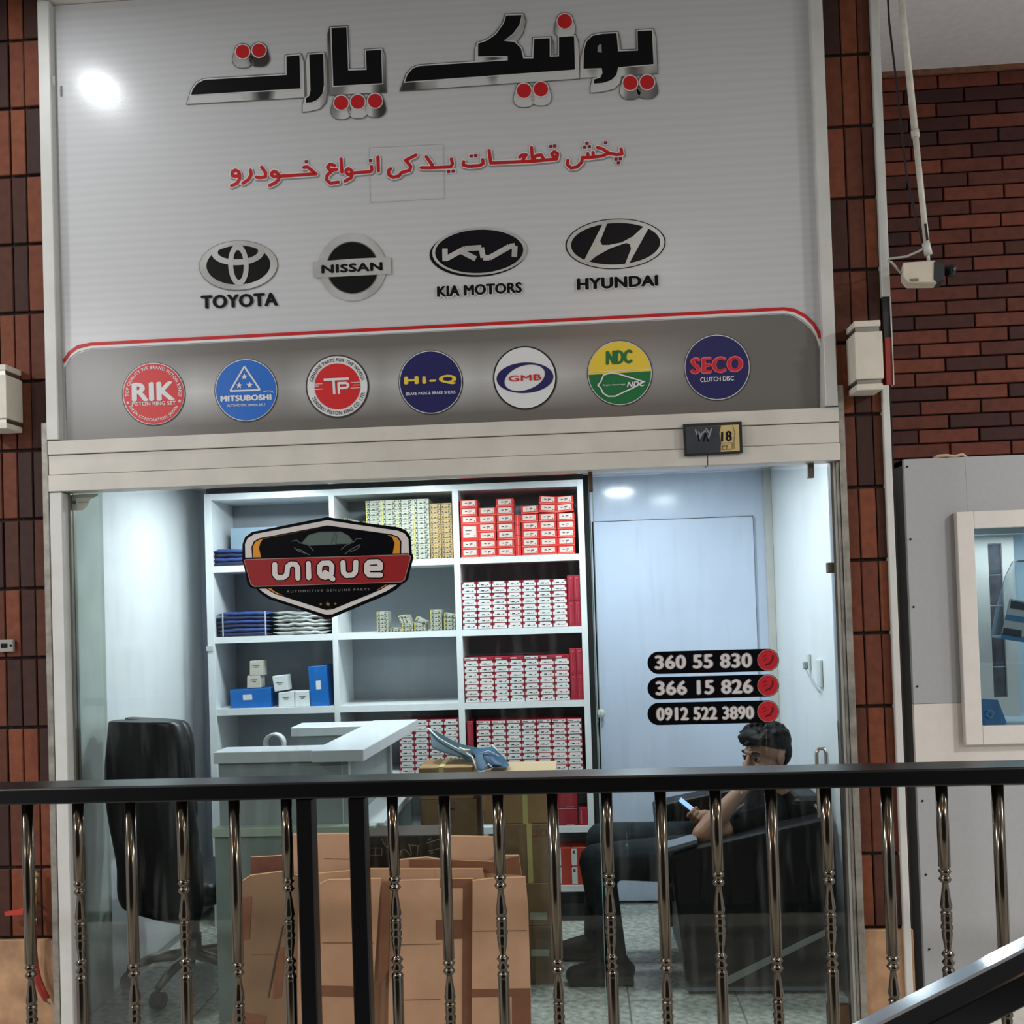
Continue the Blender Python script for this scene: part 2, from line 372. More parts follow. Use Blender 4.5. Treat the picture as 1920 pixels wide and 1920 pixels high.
# ------------------------------------------------------------------ shop shell
fl = struct(B('floor_shop', (-1.9, .96, -.05, 1.65, -.3, -.004), M_('tile_joint')), 'speckled terrazzo tile floor of the parts shop', 'floor')
inv = world_of(fl).inverted(); tm = MB().box(-.198, .198, -.198, .198, -.012, 0).build('floor_tile', M_('terrazzo'), None, bevel=.002, local=True); tme = tm.data; bpy.data.objects.remove(tm)
for i in range(7):
    for j in range(4): clone(tme, 'floor_tile', inv @ Vector((-1.66+.4*i, .2+.4*j, 0)), fl)
struct(B('ceiling_shop', (-1.95, 1.0, .04, 1.70, SHOPCEIL, SHOPCEIL+.04), M_('shop_ceiling')), 'low white ceiling inside the shop', 'ceiling')
struct(B('wall_shop_left', (-1.95, -1.9, .046, 1.70, -.06, SHOPCEIL), M_('shop_wall')), 'white left wall inside the shop beside the office chair', 'wall')
struct(B('wall_shop_right', (.96, 1.0, .046, 1.70, -.06, SHOPCEIL), M_('shop_wall')), 'white right wall inside the shop by the glass door', 'wall')
struct(B('wall_party', (1.001, 1.056, .046, .86, 0, CEIL), M_('plaster')), 'plaster side of the right pillar facing the recess', 'wall')
struct(B('wall_shop_back', (-1.9, .96, 1.65, 1.70, -.06, SHOPCEIL), M_('shop_wall_blue')), 'glossy white back wall inside the shop', 'wall')
struct(B('wall_edge_strip', (-1.9, -1.87, .05, .52, -.06, SHOPCEIL), M_('edge_strip_paint')), 'pale green-grey stand-in strip inside at the left window edge', 'wall')  # plain box standing in for the greenish strip beside the glass
d2 = struct(empty('door_2', (.47, 1.645, 0)), 'flush white inner door in the back wall behind the man', 'door')
MB().box(.085, .872, 1.645, 1.65, 0, 1.872).build('door_gap', M_('dark_gap'), d2)
MB().box(.09, .868, 1.632, 1.6455, .01, 1.868).build('door_leaf', M_('shop_wall_blue'), d2)
k = MB().tube([at(1127, 1343, 1.632), at(1127, 1343, 1.612)], .010, 14).build('knob_stem', M_('chrome'), d2, True)
p = at(1127, 1338, 1.6); MB().ball((p.x, 1.606, p.z), (.022, .012, .022), 16).build('knob', M_('white_alu'), d2, True)
struct(B('trim_4', (.925, .959, 1.62, 1.649, 0, SHOPCEIL), M_('white_alu')), 'white corner strip between inner door and right wall', 'trim')
# ------------------------------------------------------------------ transom, jambs, glazing
tr = struct(empty('trim_5', (-.46, -.03, 1.91)), 'cream aluminium beam of three strips under the sign', 'trim')
zs = [2.090, 2.041, 1.972, 1.914]
for i, (a, b) in enumerate(zip(zs, zs[1:])):
    y0 = (-.034, -.028, -.034)[i]
    if i == 2:
        xs = at(1327, 880, -.03).x
        MB().box(-1.797, xs-.0015, y0, .05, b, a-.002).build('beam_strip', M_('cream_alu'), tr, bevel=.0015); MB().box(xs+.0015, .872, y0, .05, b, a-.002).build('beam_strip', M_('cream_alu'), tr, bevel=.0015)
    else: MB().box(-1.797, .872, y0, .05, b, a-.002).build('beam_strip', M_('cream_alu'), tr, bevel=.0015)
MB().box(-1.795, .870, -.02, .045, 1.916, 2.086).build('beam_core', M_('dark_gap'), tr)
w1 = struct(empty('window_1', (-.84, .02, 0)), 'large frameless glass shop window left of the door', 'window')
MB().box(-1.797, -1.752, -.03, .06, 0, 1.911).build('jamb', M_('white_alu'), w1, bevel=.003)
MB().box(-1.7515, -1.744, .012, .05, 0, 1.911).build('channel', M_('brushed'), w1)
MB().box(-1.744, .050, .026, .034, .02, 1.911).build('glass_pane', M_('shop_glass'), w1)
MB().box(.0502, .0522, .025, .035, .02, 1.911).build('glass_edge', M_('glass_edge'), w1)
MB().box(-1.744, .05, .01, .05, 0, .02).build('sill', M_('brushed'), w1)
d1 = struct(empty('door_1', (.45, .02, 0)), 'frameless glass shop door with metal patch fittings', 'door')
MB().box(.064, .846, .026, .034, .012, 1.900).build('glass_pane', M_('shop_glass'), d1)
MB().box(.0615, .0638, .025, .035, .012, 1.900).build('glass_edge', M_('glass_edge'), d1)
fit = mat('patch_metal', '6e675c', .35, .7, noise=.15); fitd = mat('patch_brown', '5a4630', .45, .4, noise=.2)
def patch(name, x0, y0, x1, y1, m): a = at(x0, y0, .02); b = at(x1, y1, .02); return MB().box(a.x, b.x, .018, .042, b.z, a.z).build(name, m, d1, bevel=.002)
patch('lock_patch', 1103, 884, 1112, 922, fitd); patch('pivot_patch', 1514, 864, 1527, 896, fit); patch('side_latch', 1551, 1055, 1564, 1074, fit)
a = at(1540, 1885, .02); MB().box(.775, .846, .016, .044, .012, a.z).build('floor_patch', fitd, d1, bevel=.002)
h = [at(1532, 1440, -.02), at(1531, 1412, -.02), at(1535, 1404, -.02), at(1545, 1404, -.02), at(1549, 1412, -.02), at(1552, 1500, -.02)]
MB().tube([Vector((h[0].x, -.02, .75))]+h[1:5]+[Vector((h[5].x, -.02, .75))], .006, 10).tube([(h[0].x, -.02, .78), (h[0].x, .026, .78)], .006).tube([(h[5].x-.004, -.02, .78), (h[5].x-.004, .026, .78)], .006).build('pull_handle', M_('brushed'), d1, True)
jr = struct(empty('trim_6', (.86, 0, 0)), 'right door jamb of stacked metal profiles', 'trim')
for i, (x0, x1, y0, m) in enumerate([(.849, .856, .01, 'brushed'), (.857, .862, -.004, 'white_alu'), (.863, .8695, -.018, 'trim_steel')]): MB().box(x0, x1, y0, .05, 0, 1.911).build('profile', M_(m), jr)

# ------------------------------------------------------------------ the big sign
sg = tag(empty('shop_sign', (-.45, 0, 2.09)), 'big white shop sign with black and chrome Persian title and car badges', 'sign')
def sign_print():
    M = bpy.data.materials.new('sign_white'); M.use_nodes = True; nt = M.node_tree; b = nt.nodes['Principled BSDF']
    b.inputs['Roughness'].default_value = .23; b.inputs['Specular IOR Level'].default_value = .4
    tc = nt.nodes.new('ShaderNodeTexCoord'); wv = nt.nodes.new('ShaderNodeTexWave'); wv.bands_direction = 'Z'; wv.inputs['Scale'].default_value = 11; wv.inputs['Distortion'].default_value = 3; wv.inputs['Detail Scale'].default_value = .6
    mp = nt.nodes.new('ShaderNodeMapping'); mp.inputs['Scale'].default_value = (.35, 1, 1); nt.links.new(tc.outputs['Object'], mp.inputs[0]); nt.links.new(mp.outputs[0], wv.inputs[0])
    r = nt.nodes.new('ShaderNodeValToRGB'); r.color_ramp.elements[0].color = lin('c3c3c4'); r.color_ramp.elements[1].color = lin('c8c8c8'); nt.links.new(wv.outputs[0], r.inputs[0]); nt.links.new(r.outputs[0], b.inputs['Base Color'])
    n = nt.nodes.new('ShaderNodeTexNoise'); n.inputs['Scale'].default_value = 160; nt.links.new(tc.outputs['Object'], n.inputs[0]); bp = nt.nodes.new('ShaderNodeBump'); bp.inputs['Strength'].default_value = .04; bp.inputs['Distance'].default_value = .002
    nt.links.new(n.outputs[0], bp.inputs['Height']); nt.links.new(bp.outputs[0], b.inputs['Normal']); MATS['sign_white'] = M
    # brushed metal print of the lower band (lighter middle, dark rim) as printed
    M = bpy.data.materials.new('sign_band'); M.use_nodes = True; nt = M.node_tree; b = nt.nodes['Principled BSDF']; b.inputs['Roughness'].default_value = .25
    tc = nt.nodes.new('ShaderNodeTexCoord'); sx = nt.nodes.new('ShaderNodeSeparateXYZ'); nt.links.new(tc.outputs['Generated'], sx.inputs[0])
    rz = nt.nodes.new('ShaderNodeValToRGB'); e = rz.color_ramp.elements; e[0].position = .12; e[0].color = (0, 0, 0, 1); e[1].position = .88; e[1].color = (0, 0, 0, 1); q = e.new(.48); q.color = (1, 1, 1, 1)
    rx = nt.nodes.new('ShaderNodeValToRGB'); e = rx.color_ramp.elements; e[0].position = .06; e[0].color = (.0, .0, .0, 1); e[1].position = .90; e[1].color = (0, 0, 0, 1)
    for pp, vv in ((.10, .12), (.18, .75), (.30, .35), (.37, .95), (.43, .45), (.50, .95), (.56, .6), (.62, .8), (.70, .45), (.80, .3)): q = e.new(pp); q.color = (vv, vv, vv, 1)
    nt.links.new(sx.outputs['Z'], rz.inputs[0]); nt.links.new(sx.outputs['X'], rx.inputs[0])
    mu = nt.nodes.new('ShaderNodeMath'); mu.operation = 'MULTIPLY'; nt.links.new(rz.outputs[0], mu.inputs[0]); nt.links.new(rx.outputs[0], mu.inputs[1])
    mx = nt.nodes.new('ShaderNodeMix'); mx.data_type = 'RGBA'; mx.inputs[6].default_value = lin('6d6964'); mx.inputs[7].default_value = lin('d6d6d4'); nt.links.new(mu.outputs[0], mx.inputs[0]); nt.links.new(mx.outputs[2], b.inputs['Base Color']); MATS['sign_band'] = M
    # chrome look of the printed letter sides
    M = bpy.data.materials.new('print_chrome'); M.use_nodes = True; nt = M.node_tree; b = nt.nodes['Principled BSDF']; b.inputs['Roughness'].default_value = .35
    tc = nt.nodes.new('ShaderNodeTexCoord'); mp = nt.nodes.new('ShaderNodeMapping'); mp.inputs['Scale'].default_value = (7, 1, 2.2); n = nt.nodes.new('ShaderNodeTexNoise'); n.inputs['Scale'].default_value = 1.1; n.inputs['Detail'].default_value = 1
    nt.links.new(tc.outputs['Object'], mp.inputs[0]); nt.links.new(mp.outputs[0], n.inputs['Vector']); r = nt.nodes.new('ShaderNodeValToRGB'); nt.links.new(n.outputs['Fac'], r.inputs[0])
    e = r.color_ramp.elements; e[0].position = .36; e[0].color = lin('34322f'); e[1].position = .52; e[1].color = lin('c9c8c6'); q = e.new(.45); q.color = lin('8a8783'); nt.links.new(r.outputs[0], b.inputs['Base Color']); MATS['print_chrome'] = M
sign_print()
PT = [at(97, 10, 0), at(1526, -60, 0)]
MB().box(-1.757, .848, 0, .03, 2.088, 3.62).build('panel', M_('sign_white'), sg)
MB().box(-1.800, -1.757, -.034, .03, 2.092, 3.62).build('frame_bar', M_('white_alu'), sg, bevel=.003)
MB().box(.832, .872, -.034, .03, 2.092, 3.62).build('frame_bar', M_('white_alu'), sg, bevel=.003)
MB().box(-1.800, .872, -.034, .03, 3.622, CEIL-.002).build('frame_bar', M_('cream_alu'), sg, bevel=.003)
a = at(101, 152, -.034); MB().box(a.x-.004, a.x+.004, -.037, -.034, a.z-.017, a.z+.017).build('clip', M_('chrome'), sg)
# lower band, white line, red line
top = [(121, 693), (130, 676), (146, 663), (171, 655), (1470, 589), (1488, 593), (1505, 604), (1520, 618), (1529, 632), (1537, 655)]
flat('logo_band', [top+[(1537, 767), (126, 829)]], -LY, M_('sign_band'), sg)
wl_ = [(121, 686), (130, 669), (146, 657), (171, 650.5), (1470, 584.5), (1489, 588), (1507, 598), (1522, 612), (1531, 627), (1537, 645)]
rl_ = [(121, 676), (130, 662), (146, 650), (171, 645), (1470, 579), (1490, 582), (1509, 592), (1525, 607), (1534, 622), (1537, 632)]
strokes('white_line', [wl_], 5, -LY*2, M_('print_white'), sg); strokes('red_line', [rl_], 6.2, -LY*2.5, M_('print_red'), sg)
# faint seam rectangle on the panel
strokes('panel_seam', [[(692, 277), (831, 270), (834, 372), (694, 380), (692, 277)]], .9, -LY, mat('seam', 'b2b2b1', .6), sg, False)
# title
ZA = lambda p: zz(p, 330, 0, 4.085); ZB = lambda p: zz(p, 720, 0, 3.4286)
glyphs = [ZA([(115, 726), (128, 685), (160, 640), (215, 612), (848, 574), (846, 432), (945, 422), (952, 677)]),
          ZA([(1020, 418), (1127, 410), (1133, 650), (1120, 720), (1080, 765), (1040, 782), (995, 787), (995, 752), (1020, 735), (1030, 690)]),
          ZA([(1190, 215), (1305, 210), (1318, 540), (1460, 535), (1455, 388), (1570, 380), (1580, 637), (1205, 658)]),
          ZB([(135, 525), (150, 480), (185, 440), (225, 425), (795, 388), (795, 360), (605, 362), (605, 280), (660, 262), (720, 220), (770, 150), (785, 100), (885, 97), (870, 160), (830, 215), (770, 262), (840, 270), (880, 310), (895, 375), (960, 375), (965, 250), (1065, 245), (1065, 365), (1125, 362), (1125, 238), (1222, 232), (1228, 447)]),
          ZB([(1283, 442), (1285, 330), (1300, 270), (1340, 230), (1400, 218), (1495, 213), (1505, 330), (1632, 325), (1630, 200), (1722, 195), (1733, 412), (1505, 432), (1495, 480), (1460, 515), (1410, 532), (1350, 537), (1350, 510), (1390, 500), (1405, 470), (1400, 437)])]
dots = [ZA([(510, 395)])[0]+(12.7,), ZA([(635, 385)])[0]+(12.7,), ZA([(1265, 787)])[0]+(13.2,), ZA([(1392, 780)])[0]+(13.2,), ZA([(1525, 772)])[0]+(13.2,), ZB([(1162, 137)])[0]+(13.6,), ZB([(900, 583)])[0]+(13.4,), ZB([(1008, 573)])[0]+(13.4,), ZB([(1583, 533)])[0]+(13.4,), ZB([(1692, 528)])[0]+(13.4,)]
def sweep(p, dx, dy):
    c = (sum(x for x, y in p)/len(p), sum(y for x, y in p)/len(p)); q = [(c[0]+(x-c[0])*1.012+dx+(4 if x > c[0] else -3.5), y+dy) for x, y in p]; n = len(p)
    return [[p[i], p[(i+1)%n], q[(i+1)%n], q[i]] for i in range(n)]+[q]
for g in glyphs:
    L = flat('title_letter', [g], -LY*5, M_('ink'), sg)
    flat('outline', [offs(g, 2.0)], -LY*4, M_('print_white'), L); flat('chrome_side', sweep(offs(g, 2.4), 0, 14.5), -LY*3, M_('print_chrome'), L)
    flat('rim', sweep(offs(g, 3.6), 0, 14.8), -LY*2.6, mat('rim_grey', '5e5c58', .5), L)
for x, y, r in dots:
    L = flat('title_dot', [ell(x, y, r)], -LY*5.6, M_('print_red'), sg)
    flat('outline', [ell(x, y, r+2)], -LY*5, M_('print_white'), L); flat('chrome_side', sweep(ell(x, y, r+2.4, n=28), 0, 15), -LY*3, M_('print_chrome'), L); flat('rim', sweep(ell(x, y, r+3.4, n=28), 0, 15.3), -LY*2.6, M_('rim_grey'), L)
hole = ZB([(1372, 335), (1374, 300), (1384, 286), (1398, 284), (1400, 338)])
flat('letter_counter', [hole], -LY*6, mat('counter_grey', '8f8d89', .4), sg)
# red tagline
la = [[(430,1345),(432,1315),(455,1303),(480,1315),(485,1345),(455,1350),(430,1345)], [(485,1330),(487,1370),(465,1405),(425,1422)], [(570,1303),(575,1340),(555,1375),(512,1403)], [(655,1280),(685,1320),(685,1355),(640,1360),(614,1356)],
      [(730,1340),(732,1325),(750,1312),(775,1322),(785,1350),(750,1354),(730,1340)], [(787,1345),(785,1375),(760,1400),(718,1420)], [(785,1350),(1060,1332)], [(978,1282),(1005,1278),(1040,1305),(1072,1332)],
      [(1215,1267),(1180,1257),(1160,1280),(1178,1303),(1230,1298)], [(1200,1306),(1158,1340),(1152,1375),(1182,1404),(1243,1395)], [(1264,1218),(1270,1318)], [(1302,1305),(1320,1292),(1343,1305),(1350,1333),(1318,1337),(1302,1322),(1302,1305)], [(1350,1330),(1343,1360),(1294,1388)],
      [(1350,1326),(1490,1314),(1500,1302),(1497,1275)], [(1546,1203),(1550,1310)]]
lb_ = [[(205,997),(138,1031),(172,1068),(165,1095),(112,1110),(98,1130),(60,1140),(32,1126),(28,1098),(42,1085)], [(272,1008),(310,1060),(308,1078),(238,1078)], [(308,1078),(428,1073),(440,1055),(433,1022)],
       [(512,1040),(508,1060),(545,1070),(615,1064),(638,1052),(634,1026)], [(676,967),(686,1048),(960,1036),(1110,1022),(1116,988),(1095,974),(1078,990),(1088,1006),(1112,1004)], [(872,1010),(885,998),(915,995),(900,1015),(888,1040)], [(948,948),(955,1032),(978,1000),(1010,996),(1028,1025)],
       [(1182,1030),(1178,1058),(1202,1080),(1240,1074),(1272,1042),(1275,1012),(1312,1014),(1345,1010),(1400,1003),(1448,985),(1495,994),(1530,990),(1524,957)], [(1312,1014),(1310,987)], [(1346,1010),(1344,980)], [(1372,948),(1405,957),(1448,985)]]
sq = lambda p, s: [(p[0]-s, p[1]-s*.9), (p[0]+s, p[1]-s), (p[0]+s, p[1]+s*.9), (p[0]-s, p[1]+s)]
da = ZA([(998, 1238), (1490, 1230)]); db = ZB([(415, 1103), (445, 1100), (561, 1003), (590, 1000), (1072, 941), (1098, 938), (1290, 946), (1320, 943), (1305, 921), (1425, 917), (1491, 1023), (1520, 1020), (1507, 1046)])
lines = [ZA(l) for l in la]+[ZB(l) for l in lb_]
strokes('tagline_shadow', [[(x+1.2, y+2) for x, y in l] for l in lines], 11, -LY*1.2, mat('shade_grey', '8e8c8a', .6), sg)
o = strokes('tagline_outline', lines, 10.4, -LY*2, M_('print_white'), sg); flat('tagline_dots_outline', [sq(p, 5) for p in da+db], -LY*2.2, M_('print_white'), sg)
for l in lines: strokes('tagline_letter', [l], 6.2, -LY*3, M_('print_red'), sg)
for p in da+db: flat('tagline_dot', [sq(p, 3.1)], -LY*3.2, mat('print_darkred', '8e1420', .45), sg)
# car badges
mat('emblem_silver', 'bdbcb9', .3, .25, noise=.25, nscale=6); mat('emblem_black', '101010', .35, spec=.2); mat('emblem_navy', '0d0d14', .3, spec=.2); mat('emblem_rim', '6a6966', .35, .2)
Z4 = lambda p: zz(p, 340, 390, 4.3636); S4 = 4.3636
def E4(cx, cy, rx, ry, rot=-2.2): c = Z4([(cx, cy)])[0]; return ell(c[0], c[1], rx/S4, ry/S4, rot)
e = band('car_emblem', E4(467, 469, 318, 200), E4(467, 467, 262, 160), -LY*3, M_('emblem_silver'), sg); e['label'] = 'oval emblem of three crossed silver rings'
band('rim', E4(467, 471, 322, 206), E4(467, 469, 314, 196), -LY*2.4, M_('emblem_rim'), e); flat('field', [E4(467, 467, 268, 168)], -LY*2, M_('emblem_black'), e)
band('ring', E4(463, 368, 214, 100), E4(463, 358, 165, 62), -LY*3.6, M_('emblem_silver'), e); band('ring', E4(467, 465, 84, 172), E4(467, 466, 43, 122), -LY*4, M_('emblem_silver'), e)
text('lettering', 'TOYOTA', Z4([(158, 716), (786, 690), (792, 800), (160, 826)]), -LY*3, M_('ink'), e, .055)
e = band('car_emblem', E4(1400, 485, 275, 276), E4(1400, 488, 210, 210), -LY*3, M_('emblem_silver'), sg); e['label'] = 'round silver ring emblem with a name bar'
flat('field', [E4(1400, 488, 216, 216)], -LY*2, M_('emblem_black'), e); band('rim', E4(1400, 488, 216, 216), E4(1400, 488, 208, 208), -LY*3.4, M_('emblem_rim'), e)
bar = flat('name_bar', [Z4([(1080, 440), (1400, 415), (1712, 400), (1718, 540), (1400, 556), (1086, 572)])], -LY*4, M_('emblem_silver'), e)
text('lettering', 'NISSAN', Z4([(1145, 466), (1645, 440), (1648, 512), (1146, 536)]), -LY*5, M_('ink'), e, .075)
Z5 = lambda p: zz(p, 780, 390, 3.84); S5 = 3.84
def E5(cx, cy, rx, ry, rot=-2.5): c = Z5([(cx, cy)])[0]; return ell(c[0], c[1], rx/S5, ry/S5, rot)
e = band('car_emblem', E5(458, 312, 342, 170), E5(455, 312, 318, 156), -LY*3, M_('emblem_silver'), sg); e['label'] = 'black oval emblem with angular silver letters'
flat('shadow_rim', [E5(445, 325, 348, 170)], -LY*1.5, M_('ink'), e); flat('field', [E5(455, 312, 322, 160)], -LY*2, M_('emblem_navy'), e)
strokes('mark', [Z5(l) for l in ([(208, 292), (210, 382)], [(212, 368), (350, 293), (470, 285), (484, 358), (530, 358), (672, 278), (712, 272), (708, 352)], [(325, 312), (430, 366)])], 10.2, -LY*4, M_('emblem_silver'), e, False)
text('lettering_outline', 'KIA MOTORS', Z5([(146, 558), (768, 526), (770, 618), (147, 652)]), -LY*3, M_('print_white'), e, .11); text('lettering', 'KIA MOTORS', Z5([(150, 562), (762, 532), (764, 610), (151, 642)]), -LY*4, M_('ink'), e, .06)
e = band('car_emblem', E5(1437, 258, 352, 176), E5(1437, 258, 322, 150), -LY*3, M_('emblem_silver'), sg); e['label'] = 'dark oval emblem with a slanted silver letter'
flat('shadow_rim', [E5(1437, 258, 361, 182)], -LY*1.5, M_('emblem_navy'), e); flat('field', [E5(1437, 258, 328, 156)], -LY*2, M_('emblem_navy'), e)
flat('mark', [Z5([(1205, 388), (1345, 112), (1378, 108), (1326, 238), (1340, 266), (1390, 266), (1480, 248), (1560, 205), (1645, 128), (1672, 150), (1532, 405), (1503, 408), (1548, 295), (1540, 262), (1515, 252), (1480, 262), (1400, 290), (1300, 345), (1230, 400)])], -LY*4, M_('emblem_silver'), e)
text('lettering_outline', 'HYUNDAI', Z5([(1150, 500), (1750, 474), (1752, 568), (1152, 602)]), -LY*3, M_('print_white'), e, .12); text('lettering', 'HYUNDAI', Z5([(1156, 506), (1744, 480), (1746, 560), (1158, 592)]), -LY*4, M_('ink'), e, .075)
# seven round brand badges on the grey band
mat('badge_red', 'cb1f22', .35); mat('badge_blue', '1263bd', .35); mat('badge_navy', '1d1c56', .35); mat('badge_yellow', 'e3c33c', .35); mat('badge_green', '0d6a3a', .35); mat('badge_shadow', '3a3835', .5)
Z6 = lambda p: zz(p, 200, 620, 3.692); Z7 = lambda p: zz(p, 720, 600, 3.692); Z8 = lambda p: zz(p, 1240, 560, 4.174)
def badge(c, r, field, rimc, lab):
    o = flat('brand_badge', [ell(c[0], c[1], r)], -LY*4, field, sg); o['label'] = lab
    flat('edge', [ell(c[0], c[1], r+1.6)], -LY*3, rimc, o); flat('drop_shadow', [ell(c[0]+.3, c[1]+.5, r+3.2)], -LY*2, M_('badge_shadow'), o); return o
Wp = M_('print_white'); T5 = -LY*5; T6 = -LY*6
c = Z6([(325, 437)])[0]; o = badge(c, 56.5, M_('badge_red'), Wp, 'red round badge with white letters')
arc_text('ring_lettering', 'TOP QUALITY RIK BRAND PISTON RINGS', c, 45.5, 53, 174, 366, T5, Wp, o, .02); arc_text('ring_lettering', 'RIKEN CORPORATION, JAPAN', c, 53.5, 46, 152, 28, T5, Wp, o, .02)
text('lettering', 'RIK', Z6([(172, 362), (470, 350), (474, 482), (174, 490)]), T5, Wp, o, .06, 1.0); text('lettering', 'PISTON RING SET', Z6([(174, 494), (478, 486), (480, 512), (175, 522)]), T5, Wp, o, .03)
flat('stars', [star(*Z6([(147, 500)])[0], 3.6), star(*Z6([(505, 487)])[0], 3.6)], T5, Wp, o)
c = Z6([(965, 412)])[0]; o = badge(c, 56.5, M_('badge_blue'), Wp, 'blue round badge with a white triangle of stars')
strokes('triangle', [Z6([(953, 248), (855, 418), (1062, 410), (953, 248)])], 3.2, T5, Wp, o, False); flat('stars', [star(*Z6([q])[0], 6.6) for q in ((953, 318), (917, 380), (990, 376))], T5, Wp, o)
text('lettering', 'MITSUBOSHI', Z6([(787, 450), (1140, 440), (1142, 480), (788, 492)]), T5, Wp, o, .09); text('lettering', 'AUTOMOTIVE TIMING BELT', Z6([(832, 511), (1100, 503), (1101, 520), (833, 528)]), T5, Wp, o, .02)
strokes('swoosh', [Z6([(1085, 424), (1110, 416), (1140, 418), (1155, 428)])], 1.2, T5, Wp, o)
c = Z6([(1597, 385)])[0]; o = badge(c, 56.5, Wp, M_('badge_shadow'), 'white ringed red badge with initials')
flat('red_field', [ell(c[0], c[1], 43)], T5, M_('badge_red'), o); arc_text('ring_lettering', 'GENUINE PARTS FOR THE WORLD.', c, 46.5, 53, 190, 348, T6, M_('ink'), o, .01); arc_text('ring_lettering', 'TEIKOKU PISTON RING CO. LTD.', c, 53.5, 46.5, 156, 12, T6, M_('ink'), o, .01)
strokes('mark', [Z6(l) for l in ([(1502, 340), (1676, 332)], [(1570, 338), (1576, 440)], [(1605, 362), (1608, 438)], [(1600, 364), (1660, 362), (1676, 378), (1660, 396), (1612, 398)])], 4.6, T6, Wp, o, False)
strokes('side_lines', [Z6(l) for l in ([(1438, 370), (1494, 368)], [(1436, 384), (1470, 383)], [(1438, 408), (1498, 404)], [(1690, 360), (1752, 356)], [(1705, 378), (1752, 375)], [(1690, 398), (1752, 394)])], 1.1, T6, Wp, o, False)
c = Z7([(323, 430)])[0]; o = badge(c, 57.5, M_('badge_navy'), Wp, 'navy round badge with yellow letters')
text('lettering', 'Hi-Q', Z7([(138, 392), (500, 376), (506, 444), (140, 456)]), T5, M_('badge_yellow'), o, .09, 1.15); text('lettering', 'BRAKE PADS & BRAKE SHOES', Z7([(152, 502), (494, 488), (495, 508), (153, 522)]), T5, Wp, o, .02)
c = Z7([(975, 400)])[0]; o = badge(c, 57, Wp, M_('ink'), 'white round badge with a navy orbit ring')
def E7(cx, cy, rx, ry, rot): q = Z7([(cx, cy)])[0]; return ell(q[0], q[1], rx/3.692, ry/3.692, rot)
band('orbit', E7(976, 400, 197, 106, -3), E7(974, 400, 145, 84, -18), T5, M_('badge_navy'), o); text('lettering', 'GMB', Z7([(862, 385), (1088, 374), (1090, 416), (863, 426)]), T6, M_('print_red'), o, .03)
c = Z7([(1632, 367)])[0]; o = badge(c, 58.5, M_('badge_green'), Wp, 'yellow over green round badge')
flat('yellow_half', [ell(c[0], c[1], 58.5, a0=176.5, a1=356.5)], T5, M_('badge_yellow'), o); strokes('divider', [[(c[0]-58, c[1]-1.2), (c[0]+58, c[1]-7.5)]], 1.4, T6, Wp, o, False)
text('lettering', 'NDC', Z7([(1536, 212), (1720, 203), (1720, 300), (1536, 312)]), T6, M_('badge_green'), o, .06, .92)
strokes('belt', [Z7([(1480, 452), (1500, 430), (1520, 380), (1570, 366), (1620, 372), (1800, 428), (1740, 462), (1600, 528), (1550, 528), (1515, 505), (1500, 470), (1480, 452)])], 2.6, T6, Wp, o); text('lettering', 'NDC', Z7([(1690, 428), (1810, 420), (1800, 458), (1680, 466)]), T6, Wp, o, .05)
text('lettering', 'Engine bearings', Z7([(1515, 446), (1670, 438), (1670, 452), (1515, 460)]), T6, Wp, o, .01)
c = Z8([(437, 537)])[0]; o = badge(c, 59.5, M_('badge_navy'), Wp, 'navy round badge with pink-red outlined letters')
text('lettering_outline', 'SECO', Z8([(226, 458), (642, 444), (644, 574), (228, 594)]), T5, mat('badge_pink', 'e0667e', .4), o, .075, 1.05); text('lettering', 'SECO', Z8([(234, 468), (634, 454), (636, 564), (236, 584)]), T6, M_('badge_red'), o, .035, 1.1)
text('lettering', 'CLUTCH DISC', Z8([(304, 616), (568, 604), (569, 640), (305, 654)]), T5, Wp, o, .03)

# ------------------------------------------------------------------ stickers on the glass
G0 = .0252; GL = .0005
Z9 = lambda p: zz(p, 440, 960, 5.486)
mat('sticker_black', '06070b', .35, spec=.12); mat('sticker_orange', 'd18a1e', .4); mat('sticker_red', '8f1a1e', .35, noise=.05, nscale=4); mat('sticker_white', 'cfc8c4', .4); mat('sticker_line', 'a08a80', .4); mat('sticker_grey', '4c5352', .4); mat('sticker_glass', '56655f', .3)
outer = Z9([(955, 50), (1200, 92), (1690, 158), (1765, 190), (1810, 250), (1822, 420), (1838, 450), (1785, 690), (1740, 725), (1660, 800), (1560, 855), (1010, 1085), (950, 1092), (890, 1078), (350, 895), (260, 835), (205, 772), (150, 742), (78, 500), (80, 330), (108, 258), (180, 205)])
wht = Z9([(955, 84), (1200, 122), (1680, 192), (1750, 222), (1788, 280), (1795, 440), (1690, 735), (1560, 815), (1005, 1052), (945, 1056), (890, 1042), (370, 872), (290, 822), (228, 770), (110, 480), (106, 330), (132, 272), (200, 228)])
blk = Z9([(955, 138), (1200, 172), (1620, 230), (1680, 252), (1715, 300), (1712, 440), (1600, 740), (1500, 800), (1010, 1000), (940, 1008), (900, 996), (420, 845), (340, 800), (290, 760), (180, 470), (172, 360), (198, 300), (260, 268)])
org = Z9([(955, 150), (1200, 182), (1610, 240), (1668, 262), (1702, 304), (1698, 440), (1590, 738), (1490, 792), (1005, 992), (940, 998), (905, 988), (430, 838), (352, 795), (300, 755), (192, 470), (186, 362), (210, 310), (270, 278)])
inn = Z9([(955, 150), (1200, 182), (1570, 234), (1620, 260), (1645, 320), (1622, 440), (1555, 745), (1380, 850), (1010, 990), (940, 998), (905, 988), (500, 860), (400, 810), (350, 762), (272, 470), (250, 372), (262, 320), (290, 276)])
